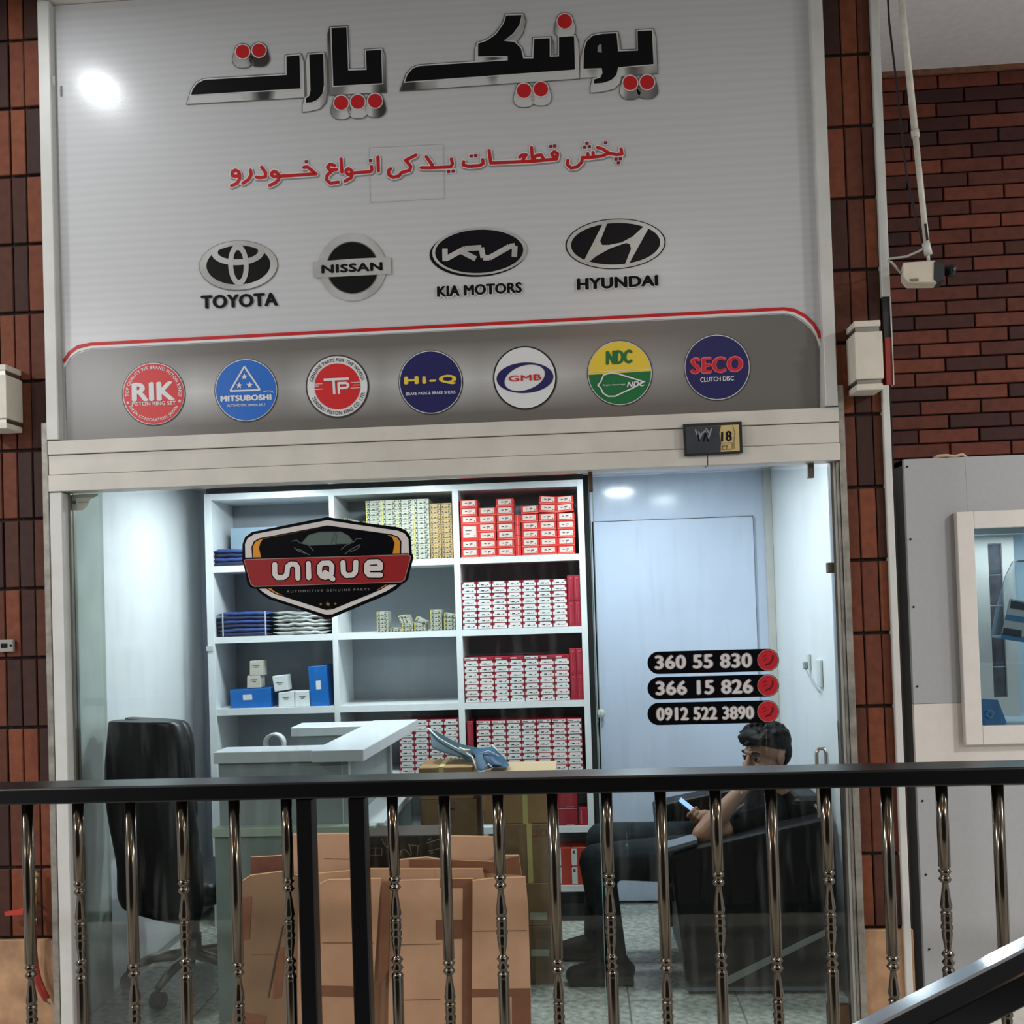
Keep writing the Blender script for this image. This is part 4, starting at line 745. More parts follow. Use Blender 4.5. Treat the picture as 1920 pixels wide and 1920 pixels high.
grid(XR3+.002, 1.024, 7, 7, 'third right shelf', 'red-white cartons on the third right shelf')
for i in range(7): put(RWF if i in (0, 4) else RFR, 'parts_carton', XR3+.002+.0703*(i+.5), 1.024+.0278*7+.0005, 'flat carton lying on top of the third right shelf stack, %s from left' % ORD[i+1], 'flat cartons on the third right shelf')
for i in range(2):
    for j in range(2): put(RWV, 'parts_carton', XR3+.4955+.0300*(i+.5), 1.024+.1190*j, 'upright red carton at the right end of third right shelf, %s column, %s' % (('inner', 'outer')[i], ('lower', 'upper')[j]), 'upright red cartons')
for j in range(2): put(RWV, 'parts_carton', XR3+.021+.0, .70+.1190*j, 'upright red carton at the left end of fourth right shelf, %s' % ('lower', 'upper')[j], 'upright red cartons')
grid(XR3+.050, .70, 7, 8, 'fourth right shelf', 'red-white cartons on the fourth right shelf')
for i in range(7): put(RWF, 'parts_carton', XR3+.050+.0703*(i+.5), .70+.0278*8+.0005, 'flat white-ended carton on top of fourth right shelf stack, %s from left' % ORD[i+1], 'flat cartons on the fourth right shelf')
grid(-.570-.003-.0703*4, .70, 4, 9, 'fourth middle shelf', 'red-white cartons on the fourth middle shelf')
# bright red cartons, top right shelf
red = mat('carton_red', 'd2302c', .4, noise=.06, nscale=40); rl = mat('carton_red_label', 'd8c4ba', .5)
RB = kind(.0815, .0380, .15, red, rect(.12, .28, .88, .92), [(1, rect(.28, .55, .42, .65)), (1, rect(.5, .58, .66, .70)), (1, rect(.5, .42, .56, .50)), (1, rect(.76, .36, .82, .46)), (2, rect(.0, .10, 1, .15))], [rl, ctx, mat('carton_red_line', 'ef8f86', .4)], .001)
RBH = kind(.0815, .078, .15, red, rect(.12, .2, .88, .88), [(1, rect(.25, .6, .6, .66)), (1, rect(.25, .4, .5, .46)), (1, rect(.76, .26, .82, .34))], [rl, ctx], .001)
hts = [7, 6, 7]
for c in range(3):
    r = 0; k = 0
    while r < hts[c]:
        k += 1; x = XR3+.006+.0840*(c+.5)+random.uniform(-.002, .002)
        if c == 0 and r == 2: put(RBH, 'red_carton', x, 1.702+.0385*r, 'double-height bright red carton in the left stack, top right shelf', 'bright red cartons on the top right shelf'); r += 2; continue
        put(RB, 'red_carton', x, 1.702+.0385*r, 'bright red carton, top right shelf, left half, %s stack, %s up' % (ORD[c+1], ORD[r+1]), 'bright red cartons on the top right shelf', rz=random.uniform(-.02, .02)); r += 1
for j in range(4): put(kind(.026, .0475, .15, red, rect(.45, .02, .55, .98), [], [M_('carton_red_line')]), 'red_carton', XR3+.006+.252+.016, 1.702+.048*j, 'narrow bright red carton between the two halves, top right shelf, %s up' % ORD[j+1], 'bright red cartons on the top right shelf')
for c in range(3):
    for r in range((6, 7, 7)[c]):
        x = XR3+.290+.0835*(c+.5)+random.uniform(-.002, .002)
        tilt = random.uniform(-.12, .12) if r >= 5 else 0
        put(RB, 'red_carton', min(x, .015-.044), 1.702+.0385*r+(abs(tilt)*.04), 'bright red carton, top right shelf, right half, %s stack, %s up' % (ORD[c+1], ORD[r+1]), 'bright red cartons on the top right shelf', rz=random.uniform(-.03, .03), ry=tilt)
# yellow, white and black small cartons, middle column
ycr = mat('carton_cream', 'abad9d', .5, noise=.06, nscale=60); yel = mat('carton_yellow', 'c9bf4e', .5); ybk = mat('carton_pattern', '3c3f3a', .6); tan = mat('carton_tan', 'b5965f', .55, noise=.1, nscale=60)
pat = [(1, [(.08, .25), (.2, .1), (.28, .35), (.16, .45)]), (1, [(.04, .7), (.14, .55), (.12, .9)]), (0, rect(.3, .5, .7, .85)), (2, rect(.34, .60, .66, .68)), (1, [(.72, .1), (.9, .3), (.8, .5), (.66, .25)]), (1, [(.82, .6), (.96, .7), (.86, .92), (.78, .75)]), (1, [(.4, .1), (.6, .06), (.55, .3), (.44, .26)]), (1, [(.2, .6), (.28, .5), (.26, .95), (.18, .9)]), (1, rect(.0, .0, 1, .09)), (1, [(.66, .55), (.76, .45), (.74, .9)]), (1, [(.05, .05), (.3, .02), (.22, .22)]), (3, rect(.0, .05, .06, .95))]
YB = kind(.0738, .0232, .15, ycr, rect(.0, .0, 1, 1), pat, [ycr, ybk, ctx, yel], .0008); TB = kind(.050, .0232, .15, tan, rect(.0, .0, 1, 1), pat, [tan, ybk, ctx, mat('tan_edge', '8c6c38', .5)], .0008)
XM = -1.130
for c in range(4):
    for r in range(12): put(YB, 'patterned_carton', at(685, 950, S).x+.0750*(c+.5), 1.702+.0236*r, 'cream patterned slim carton, top middle shelf, %s stack, %s up' % (ORD[c+1], ORD[r+1]), 'cream patterned cartons on the top middle shelf')
for c in range(2):
    for r in range(11): put(TB, 'patterned_carton', -.570-.004-.053*(1.5-c), 1.702+.0236*r, 'tan patterned carton, top middle shelf, %s stack of two, %s up' % (('inner', 'outer')[c], ORD[r+1]), 'tan patterned cartons on the top middle shelf')
xl = at(648, 950, S).x
for i, (dx, dz, ry) in enumerate(((0, .185, .3), (.045, .16, -.5), (.02, .13, .2), (.055, .105, -.3), (.03, .08, .1), (.04, .055, 0), (.03, .03, .15), (.035, .003, 0))): put(YB, 'patterned_carton', xl+dx, 1.702+dz, 'loose dark-shaded patterned carton left of the stacks, top middle shelf, %s from top' % ORD[i+1], 'loose patterned cartons', y=S+.10, ry=ry)
SM = kind(.052, .0190, .09, ycr, rect(.0, .0, 1, 1), pat, [ycr, ybk, ctx, yel], .0006)
def sm(px, n, tag_, tilt=0., grp='small patterned cartons on the second middle shelf'):
    x = at(px, 1180, S).x
    for r in range(n): put(SM, 'small_carton', x, 1.365+.0194*r+.0005, 'small cream patterned carton, second middle shelf, %s, %s up' % (tag_, ORD[r+1]), grp, ry=tilt if r == n-1 else 0.)
sm(717, 5, 'tall left stack'); sm(742, 1, 'single beside left stack'); sm(764, 2, 'low stack in the middle'); sm(787, 3, 'stack right of the middle', .5); sm(818, 5, 'tall stack near right post'); sm(843, 4, 'stack touching right post', .2)
for i, px in enumerate((748, 754, 760)): o = put(SM, 'small_carton', at(px, 1160, S).x, 1.365+.047+.0005*i, 'small patterned carton leaning upright among the low stacks, %s from left' % ORD[i+1], 'leaning small cartons', ry=1.2, y=S+.02)
# left column: folded blue bags, clear bags, blue and white boxes
blue_cloth = mat('blue_fabric', '27407e', .55, noise=.35, nscale=14); dblue = mat('navy_fabric', '1a2647', .6, noise=.3, nscale=14); gcl = mat('clear_bag', 'a9adaa', .25, noise=.35, nscale=22, bump=.6)
def folded(px0, px1, n, z0, hh, mats, lab, grp, nm):
    x0 = at(px0, 1180, S).x; x1 = at(px1, 1180, S).x
    for i in range(n):
        mb = MB(); nn = 9; pts = []; rows = []
        for k in range(nn):
            jj = 2.6 if nm == 'wrapped_bag' else 1; x = x0+(x1-x0)*k/(nn-1)+(random.uniform(-.006, .006)); dz = random.uniform(-.0028, .0028)*jj; f = .15 if k in (0, nn-1) else 1
            rows.append([(x, S+.02, z0+hh*(i+.5)+dz-hh*.44*f), (x, S+.012, z0+hh*(i+.5)+dz), (x, S+.02, z0+hh*(i+.5)+dz+hh*.44*f), (x, S+.22, z0+hh*(i+.5)+hh*.44*f), (x, S+.22, z0+hh*(i+.5)-hh*.44*f)])
        vs = [v for r in rows for v in r]; fs = []
        for k in range(nn-1):
            for j in range(5): fs.append((k*5+j, k*5+(j+1) % 5, (k+1)*5+(j+1) % 5, (k+1)*5+j))
        fs += [(4, 3, 2, 1, 0), tuple(range((nn-1)*5, nn*5))]
        o = mb.add(vs, fs).build(nm, mats[i % len(mats)], None, True); tag(o, lab % ORD[i+1], 'bag', grp)
folded(406, 506, 6, 1.365, .0195, [dblue, blue_cloth], 'folded blue fabric bag in the stack on the second left shelf, %s up', 'folded blue bags', 'folded_bag')
folded(510, 615, 6, 1.365, .0185, [gcl, mat('clear_bag_b', '8f928e', .3, noise=.4, nscale=26, bump=.6)], 'wrinkled clear plastic wrapped bag right of the blue ones, %s up', 'clear wrapped bags', 'wrapped_bag')
for px in (417, 497):
    a = at(px, 1143, S+.006); MB().box(a.x-.003, a.x+.003, S+.006, S+.0085, 1.367, 1.482).build('tie_strap', mat('tie_strap', 'aab4bd', .4), None); tag(bpy.data.objects[-1] if False else COL.objects[-1], 'thin pale strap around the %s end of the blue bag stack' % ('left' if px < 450 else 'right'), 'strap')
folded(402, 470, 4, 1.702, .020, [dblue, blue_cloth], 'dark blue folded bag left on the top left shelf, %s up', 'folded bags on the top left shelf', 'folded_bag')
o = tag(B('pale_box', (-1.68, -1.19, S+.14, S+.24, 1.702+.082, 1.702+.19), mat('pale_blue', '93a9b8', .5, noise=.1, nscale=6)), 'long pale blue-grey box behind the logo sticker on the top left shelf', 'box')
o = tag(B('pale_tray', (-1.53, -1.165, S+.10, S+.28, 1.702+.0, 1.702+.08), mat('tray_grey', '4a525e', .5)), 'dark grey tray under the long pale box, top left shelf', 'tray')
bl_ = mat('box_blue', '1566b4', .4, noise=.05, nscale=20); wb_ = mat('box_white', 'd5d8d9', .5, noise=.03)
def box_px(name, pts, Y, d, m, lab, grp=None, z=None, labelpts=None, cat='box', bevel=.002):
    ps = [at(x, y, Y) for x, y in pts]
    if z is not None:
        mn = min(p.z for p in ps); ps = [Vector((p.x, p.y, p.z+(z-mn))) for p in ps]
    o = tag(MB().prism(ps, (0, d, 0)).build(name, m, bevel=bevel), lab, cat, grp)
    if labelpts: MB().prism([at(x, y, Y-.0012) for x, y in labelpts], (0, .001, 0)).build('label', wb_, o)
    return o
Y2 = S+.03; zs3 = 1.024
box_px('blue_box', [(431, 1293), (507, 1288), (508, 1325), (432, 1327)], Y2, .16, bl_, 'long low blue box on the third left shelf', z=zs3, labelpts=[(455, 1303), (472, 1302), (473, 1312), (456, 1313)])
box_px('blue_box', [(577, 1247), (611, 1244), (618, 1320), (583, 1321)], Y2, .15, bl_, 'tall blue box standing at the right of the third left shelf', z=zs3, labelpts=[(592, 1277), (601, 1276), (602, 1292), (593, 1293)])
wg = 'small white cube boxes on the third left shelf'
b1 = box_px('white_box', [(522, 1296), (551, 1293), (552, 1322), (522, 1323)], Y2, .07, wb_, 'small white cube box, left of the pair beside the tall blue box', wg, z=zs3)
b2 = box_px('white_box', [(553, 1293), (579, 1292), (581, 1321), (553, 1322)], Y2, .07, wb_, 'small white cube box touching the tall blue box', wg, z=zs3)
zt1 = zs3+.0735
zbl = max((o.matrix_basis @ Vector(c)).z for o in [bpy.data.objects['blue_box']] for c in o.bound_box)
b3 = box_px('white_box', [(510, 1267), (537, 1264), (540, 1292), (515, 1296)], Y2, .07, wb_, 'tilted small white box on top of the white pair', wg, z=zt1-.0005)
b4 = box_px('white_box', [(463, 1263), (488, 1262), (489, 1285), (463, 1286)], Y2, .07, mat('box_white_warm', 'bdb9ae', .5), 'small off-white cube box standing on the long blue box', wg, z=zbl)
b5 = box_px('white_box', [(468, 1234), (492, 1233), (493, 1261), (468, 1262)], Y2, .07, M_('box_white_warm'), 'topmost off-white cube box above the long blue box', wg, z=zbl+.0585)
for b, (x, y) in ((b1, (536, 1308)), (b2, (567, 1306)), (b4, (476, 1275)), (b5, (480, 1248)), (b3, (524, 1280))): strokes('print', [[(x-6, y), (x+6, y-.4)], [(x-3, y+3), (x+4, y+2.7)]], 1.1, Y2-.001, ctx, b, False)
# red cartons on the low right shelves, next to the cartons
RL = kind(.105, .082, .15, mat('carton_deepred', '8f1f2b', .45, noise=.08), rect(.06, .06, .12, .2), [(0, rect(.5, .05, .85, .09)), (0, rect(.03, .95, .97, .98))], [mat('carton_pink3', 'c48a90', .5)])
for j in range(2): put(RL, 'red_carton', -.085, .444+.0823*j, 'deep red carton on the fifth right shelf behind the stacked cartons, %s' % ('lower', 'upper')[j], 'deep red cartons on low shelves')
put(kind(.04, .08, .12, M_('carton_crimson'), rect(.2, .1, .35, .9), [], [M_('carton_pink')]), 'red_carton', -.006, .444, 'narrow red and white carton beside the right shelf post, fifth shelf', 'deep red cartons on low shelves')
OR = kind(.07, .085, .14, mat('carton_orange', 'b93a26', .45), rect(-.02, .05, .35, .95), [(1, rect(.08, .7, .22, .85))], [cwh, ctx])
for i in range(2): put(OR, 'red_carton', -.105+.074*i, .172+.0, 'orange-red carton with white end on the lowest right shelf, %s' % ('left', 'right')[i], 'orange-red cartons')
for i in range(2): put(OR, 'red_carton', -.105+.074*i, .172+.0855, 'upper orange-red carton with white end on the lowest right shelf, %s' % ('left', 'right')[i], 'orange-red cartons')

# ------------------------------------------------------------------ reception desk
DZ = .97
dk = tag(empty('reception_desk', (-1.05, .7, 0)), 'grey and white reception desk with raised counter tops', 'desk')
dtop = mat('desk_top', 'd9dee3', .3, noise=.02); dgrey = mat('desk_grey', '9aa3a3', .5, noise=.05, nscale=6); dgreen = mat('desk_lower', '8a958f', .5, noise=.05, nscale=6)
fl_ = atz(400, 1411, DZ); fr_ = atz(587, 1405, DZ); sl = atz(587, 1406, DZ); sr_ = atz(681, 1406, DZ); sb = atz(783, 1349, DZ); rf = atz(545, 1364, DZ)
YF = fl_.y; YS = sr_.y; YB_ = min(sb.y, S-.01); XL = fl_.x; XSL = sl.x; XSR = sr_.x
MB().box(XL, XSL+.005, YF, YF+.14, DZ-.042, DZ).build('counter_top', dtop, dk, bevel=.002)
MB().prism([Vector((XSL, YS, DZ-.042)), Vector((XSR, YS, DZ-.042)), Vector((sb.x, YB_, DZ-.042)), Vector((sb.x-.20, YB_, DZ-.042))], (0, 0, .043)).build('counter_top', dtop, dk, bevel=.002)
MB().box(rf.x, sb.x-.15, rf.y, YB_-.005, DZ-.040, DZ-.001).build('counter_top', dtop, dk, bevel=.002)
XP = XSR-.085
MB().box(XL+.012, XP, YF+.02, YF+.04, 0, DZ-.0425).build('front_panel', dgrey, dk)
MB().box(XP, XP+.018, YS+.03, YB_-.02, 0, DZ-.0425).build('side_panel', dgrey, dk); MB().box(XP-.004, XP+.022, YF+.012, YF+.042, 0, DZ-.0425).build('corner_edge', mel, dk)
MB().box(rf.x+.03, sb.x-.10, rf.y+.03, rf.y+.05, 0, DZ-.0405).build('rear_panel', dgrey, dk)
MB().box(XL, XSR+.035, YF-.035, YF+.019, .668, .70).build('desk_shelf', mat('shelf_edge', 'b9c7b4', .4), dk, bevel=.002)
MB().box(XP+.0185, XSR+.06, YF+.0195, YB_-.05, .668, .70).build('desk_shelf', dtop, dk, bevel=.002)
MB().box(XL+.004, XSR+.02, YF-.02, YF+.018, 0, .667).build('lower_panel', dgreen, dk); MB().box(XSR+.0, XSR+.02, YF+.0185, YB_-.06, 0, .667).build('lower_side_panel', mat('desk_dark', '4a5252', .5), dk)
MB().box(XL+.003, XL+.02, YF+.0405, YF+.14, 0, DZ-.0425).build('end_panel', dgrey, dk)
MB().box(XL+.021, XP-.01, YF+.14, rf.y+.02, .70, .725).build('work_top', dgrey, dk)
tp = at(515, 1394, YF+.5); o = tag(empty('tape_roll', (tp.x, tp.y, .725)), 'roll of white tape standing on the desk behind the counter', 'tape'); n = 24; mb = MB(); vs = []
zc = tp.z; R1, R0 = .044, .034; zc = max(zc, .725+R1)
for k in range(n):
    a_ = 2*math.pi*k/n
    for r_0, yy in ((R1, -.02), (R1, .02), (R0, .02), (R0, -.02)): vs.append((tp.x+r_0*math.cos(a_), tp.y+yy, zc+r_0*math.sin(a_)))
fs = [(k*4+j, k*4+(j+1) % 4, ((k+1) % n)*4+(j+1) % 4, ((k+1) % n)*4+j) for k in range(n) for j in range(4)]; mb.add(vs, fs).build('tape_ring', wb_, o, True)
MB().box(tp.x-.03, tp.x+.03, tp.y-.02, tp.y+.02, .7251, zc-R1+.0005).build('dispenser_base', M_('matte_black'), o)

# ------------------------------------------------------------------ office chair
OCX, OCY = -1.60, .50
oc = tag(empty('office_chair', (OCX, OCY, 0)), 'black high-back leather office chair with chrome five-star base, back turned to the window', 'chair')
lea = mat('black_leather', '0c0d0e', .38, noise=.2, nscale=30, bump=.12, spec=.5)
def slab_back(pts_l, pts_r, y, th, name, parent, m, bulge=.02):
    mb = MB(); n = len(pts_l); rows = []; K = 9
    for (xl_, yl_), (xr_, yr_) in zip(pts_l, pts_r):
        a_ = at(xl_, yl_, y); b_ = at(xr_, yr_, y); row = []
        for k in range(K): t = k/(K-1); p_ = a_.lerp(b_, t); row.append(p_+Vector((0, -bulge*math.sin(math.pi*t), 0)))
        for k in range(K): t = 1-k/(K-1); p_ = a_.lerp(b_, t); row.append(p_+Vector((0, th+bulge*math.sin(math.pi*t)*.6, 0)))
        rows.append(row)
    W2 = 2*K; vs = [v for r in rows for v in r]; fs = [(i*W2+j, i*W2+(j+1) % W2, (i+1)*W2+(j+1) % W2, (i+1)*W2+j) for i in range(n-1) for j in range(W2)]+[tuple(range(W2-1, -1, -1)), tuple(range((n-1)*W2, n*W2))]
    o = mb.add(vs, fs).build(name, m, parent, True); md = o.modifiers.new('sub', 'SUBSURF'); md.levels = 1; md.render_levels = 2; return o
slab_back([(204, 1356), (199, 1352), (197, 1380), (192, 1420), (188, 1460), (190, 1500), (200, 1560), (212, 1610), (217, 1640), (214, 1680), (222, 1705), (240, 1716)], [(330, 1352), (345, 1354), (356, 1380), (360, 1430), (364, 1470), (368, 1500), (376, 1560), (384, 1600), (388, 1650), (388, 1690), (386, 1728), (380, 1738)], .36, .07, 'backrest', oc, lea)
slab_back([(222, 1350), (228, 1345), (232, 1380), (236, 1440), (240, 1500), (246, 1560)], [(338, 1350), (352, 1354), (366, 1380), (366, 1440), (370, 1500), (378, 1560)], .44, .05, 'headrest_cushion', oc, lea, .015)
so = MB().box(-.21, .21, -.08, .38, .36, .45).build('seat', lea, oc, True, .04, local=True, seg=3)
MB().lathe([(.05, .31), (.05, .36)], (0, .12, 0), 18).build('tilt_plate', M_('matte_black'), oc, local=True); MB()._lathe([(.028, .12), (.028, .2), (.022, .2), (.022, .32)], Vector((.0, .12, 0)), 16, 0).build('gas_column', M_('brushed'), oc, True, local=True)
for k in range(5):
    an = math.radians(198+72*k); ca, sa = math.cos(an), math.sin(an); e_ = Vector((.26*ca, .12+.26*sa, .075))
    leg = MB().tube([(.02*ca, .12+.02*sa, .12), (.16*ca, .12+.16*sa, .11), e_], [.024, .02, .014], 10).build('leg', M_('brushed'), oc, True, local=True)
    MB().tube([e_+Vector((-sa*.022, ca*.022, -.045)), e_+Vector((sa*.022, -ca*.022, -.045))], .030, 14).tube([e_, e_+Vector((0, 0, -.045))], .007, 8).build('caster', M_('matte_black'), oc, True, local=True)
for s_ in (-1, 1):
    MB().tube([(s_*.20, .02, .42), (s_*.235, .02, .45), (s_*.235, .04, .62), (s_*.235, .10, .655), (s_*.235, .30, .655)], [.016, .016, .016, .022, .022], 10).build('armrest', M_('matte_black'), oc, True, local=True)
oc.rotation_euler = (0, 0, math.radians(-10))

# ------------------------------------------------------------------ armchair
ac = tag(empty('armchair', (.60, .80, 0)), 'black leather tub armchair by the glass door, facing left', 'armchair')
al = mat('armchair_leather', '07080b', .45, noise=.25, nscale=12, bump=.08, spec=.25)
NA = .46
side = [(1256, 1604), (1300, 1590), (1420, 1562), (1545, 1535), (1556, 1846), (1288, 1846)]
MB().prism([at(x, y, NA) for x, y in side], (0, .12, 0)).build('armrest', al, ac, bevel=.015, seg=3)
fp = [at(x, y, 1.05) for x, y in ((1226, 1510), (1330, 1488), (1500, 1455), (1500, 1740), (1248, 1740))]
MB().prism(fp, (0, .12, 0)).build('armrest', al, ac, bevel=.015, seg=3)
MB().prism([Vector((.70, .585, .02)), Vector((.90, .585, .02)), Vector((.925, .585, .70)), Vector((.80, .585, .70))], (0, .46, 0)).build('backrest', al, ac, bevel=.03, seg=3)
MB().box(.36, .75, .585, 1.045, .05, .30).build('seat_base', al, ac, bevel=.01); MB().box(.30, .76, .588, 1.042, .30, .38).build('seat_cushion', al, ac, bevel=.03, seg=3)
stl = mat('arm_strip', '7f868c', .3, .6)
MB().box(at(1288, 1846, NA).x, at(1550, 1846, NA).x, NA-.004, NA+.10, .012, .026).build('base_strip', stl, ac)
a = at(1366, 1846, NA-.006); b = at(1548, 1754, NA-.006); MB().prism([a, b, b+Vector((0, 0, .022)), a+Vector((-.02, 0, .02))], (0, .004, 0)).build('side_strip', mat('side_strip', '8f958f', .4), ac)
a = at(1250, 1597, NA-.004); b = at(1308, 1581, NA-.004); MB().prism([a, b, b+Vector((0, 0, .014)), a+Vector((0, 0, .014))], (0, .10, 0)).build('arm_cap', stl, ac)
for xx in (.42, .85):
    for yy in (.5, 1.12): MB().tube([(xx, yy, 0), (xx, yy, .03)], .018, 10).build('foot', M_('matte_black'), ac)

# ------------------------------------------------------------------ stacked cartons, bag, flattened cardboard
kraft = mat('kraft', '9c7a52', .7, noise=.08, nscale=16); kraft2 = mat('kraft_dull', '86694a', .7, noise=.1, nscale=16); strap = mat('strap_yellow', 'c9ba7a', .45); tape = mat('tape_brown', '704b36', .35, noise=.1, nscale=20)
def carton(name, x0, x1, y0, y1, z0, z1, m, lab, strapx=None, rz=0., grp='taped cartons stacked beside the desk'):
    cx, cy_ = (x0+x1)/2, (y0+y1)/2; o = tag(empty(name, (cx, cy_, z0), rz), lab, 'carton', grp); hx, hy, h = (x1-x0)/2, (y1-y0)/2, z1-z0
    MB().box(-hx, hx, -hy, hy, 0, h).build('body', m, o, bevel=.003, local=True)
    MB().box(-hx+.004, hx-.004, -.001, .001, h-.0004, h+.0006).build('lid_seam', ctx, o, local=True)
    if strapx is not None:
        sx = -hx+strapx*(x1-x0); MB().box(sx-.010, sx+.010, -hy-.0015, hy+.0015, -.0001, h+.002).build('strap', strap, o, local=True)
    return o
yA = .62; a = at(784, 1430, yA); b = at(886, 1425, yA); zA1 = a.z; zA0 = at(784, 1500, yA).z; zAb = at(784, 1572, yA).z
c1 = carton('strapped_carton', a.x, b.x, yA, yA+.22, zA0, zA1-.02, kraft, 'small strapped carton on top of the left carton stack', .42)
c2 = carton('carton', a.x+.004, b.x+.012, yA+.0, yA+.24, zAb-.05, zA0-.0005, kraft2, 'plain brown carton under the small strapped one', .42)
c3 = carton('carton', a.x-.02, b.x+.03, yA-.01, yA+.28, .0, zAb-.0505, kraft2, 'large brown carton at the bottom of the left stack')
a2 = at(838, 1510, yA-.001); MB().box(a2.x-.03, a2.x+.03, yA-.001, yA, a2.z-.02, a2.z-.012).build('print', ctx, c2)
yB = .58; a = at(905, 1480, yB); b = at(1036, 1480, yB); zt_ = at(960, 1453, yB).z; z1_ = at(960, 1545, yB).z; z2_ = at(960, 1655, yB).z
e1 = carton('strapped_carton', at(905, 1480, yB).x, at(1032, 1480, yB).x, yB, yB+.26, z1_, zt_, kraft, 'upper strapped carton of the tall right carton stack', .62)
e2 = carton('strapped_carton', at(935, 1600, yB).x, at(1042, 1600, yB).x, yB-.005, yB+.26, z2_, z1_-.0005, kraft2, 'middle strapped carton of the tall right stack with red letters', .55)
e3 = carton('carton', at(930, 1700, yB).x, at(1046, 1700, yB).x, yB-.01, yB+.27, at(960, 1735, yB).z, z2_-.0005, kraft2, 'third carton of the tall right stack', .4)
e4 = carton('carton', at(930, 1700, yB).x, at(1044, 1700, yB).x, yB-.012, yB+.27, 0, at(960, 1735, yB).z-.0005, mat('kraft_dark', '6f5a3c', .7, noise=.12), 'bottom carton of the tall right stack with paper labels')
yy_ = yB-.0062; strokes('print', [[(996, 1558), (1008, 1558), (1008, 1568), (996, 1568), (996, 1558)], [(1014, 1557), (1024, 1557), (1024, 1567), (1014, 1567), (1014, 1557)], [(1028, 1566), (1028, 1557), (1037, 1557)]], 1.6, yy_, mat('print_rust', '8a3a2c', .6), e2, False)
for (x0_, y0_, x1_, y1_) in ((994, 1711, 1026, 1725), (996, 1780, 1030, 1793)): MB().prism([at(x, y, yB-.0128) for x, y in ((x0_, y0_), (x1_, y0_), (x1_, y1_), (x0_, y1_))], (0, .0006, 0)).build('paper_label', mat('paper_label', 'a9ab98', .6), e3 if y0_ < 1735 else e4)
lid = tag(MB().box(at(918, 1440, yB).x, at(1042, 1440, yB).x, yB-.02, yB+.24, zt_+.001, zt_+.014).build('flat_carton', mat('kraft_pale', 'b39c7a', .7), bevel=.002), 'pale thin carton lying on top of the tall right stack', 'carton')
# teal tote bag draped over the stacks
teal = mat('teal_bag', '0f3542', .55, noise=.2, nscale=10); tealb = mat('teal_bright', '11496a', .5, noise=.15, nscale=10)
tb = tag(empty('tote_bag', at(900, 1440, .66)), 'crumpled teal tote bag with white piping lying over the cartons', 'bag')
def sheet(name, grid_px, Ys, m, parent, th=.004):
    R_, C_ = len(grid_px), len(grid_px[0]); mb = MB(); vs = [at(x, y, Ys[i][j]) for i, r in enumerate(grid_px) for j, (x, y) in enumerate(r)]
    fs = [(i*C_+j, i*C_+j+1, (i+1)*C_+j+1, (i+1)*C_+j) for i in range(R_-1) for j in range(C_-1)]
    o = mb.add(vs, fs).build(name, m, parent, True); s_ = o.modifiers.new('thick', 'SOLIDIFY'); s_.thickness = th; d_ = o.modifiers.new('sub', 'SUBSURF'); d_.levels = 1; d_.render_levels = 2; return o
sheet('bag_side', [[(803, 1366), (822, 1380), (848, 1395), (870, 1404), (890, 1416)], [(808, 1385), (826, 1395), (850, 1404), (872, 1413), (890, 1424)], [(806, 1405), (830, 1412), (852, 1418), (874, 1424), (890, 1436)]], [[.80, .78, .76, .72, .70], [.74, .72, .72, .70, .68], [.70, .69, .69, .68, .66]], teal, tb)
sheet('bag_side', [[(803, 1366), (822, 1380), (848, 1395), (870, 1404), (890, 1416)], [(815, 1368), (835, 1380), (858, 1393), (878, 1400), (900, 1408)], [(830, 1378), (846, 1388), (862, 1394), (880, 1398), (905, 1402)]], [[.80, .78, .76, .72, .70], [.84, .82, .8, .78, .76], [.88, .86, .85, .84, .82]], teal, tb)
sheet('bag_flap', [[(882, 1406), (900, 1402), (922, 1397), (934, 1408), (950, 1424)], [(890, 1416), (905, 1410), (925, 1408), (938, 1418), (954, 1430)], [(893, 1430), (905, 1428), (922, 1424), (940, 1430), (956, 1434)], [(893, 1446), (905, 1445), (918, 1440), (938, 1437), (957, 1436)]], [[.72, .72, .72, .72, .72], [.66, .64, .64, .66, .70], [.62, .62, .60, .62, .66], [.60, .56, .56, .57, .60]], tealb, tb)
sheet('bag_pocket', [[(901, 1412), (915, 1408), (932, 1416)], [(906, 1424), (918, 1418), (940, 1428)], [(915, 1438), (925, 1434), (950, 1434)]], [[.61, .60, .62], [.58, .57, .60], [.55, .55, .57]], mat('teal_pocket', '0d3f62', .5), tb)
pip = mat('piping_white', 'd3d8d6', .5)
MB().tube([at(802, 1365, .79), at(822, 1384, .735), at(850, 1400, .71), at(872, 1410, .69), at(886, 1420, .655), at(893, 1442, .60)], .0032, 8).tube([at(922, 1396, .715), at(930, 1405, .70), at(938, 1414, .68)], .003, 8).tube([at(902, 1412, .60), at(916, 1408, .59), at(936, 1418, .61)], .0025, 8).build('piping', pip, tb, True)
MB().tube([at(862, 1402, .70), at(872, 1407, .685), at(882, 1406, .69)], [.004, .006, .003], 8).tube([at(908, 1440, .57), at(916, 1433, .55), at(924, 1440, .55)], .003, 8).build('crumpled_tag', pip, tb, True)
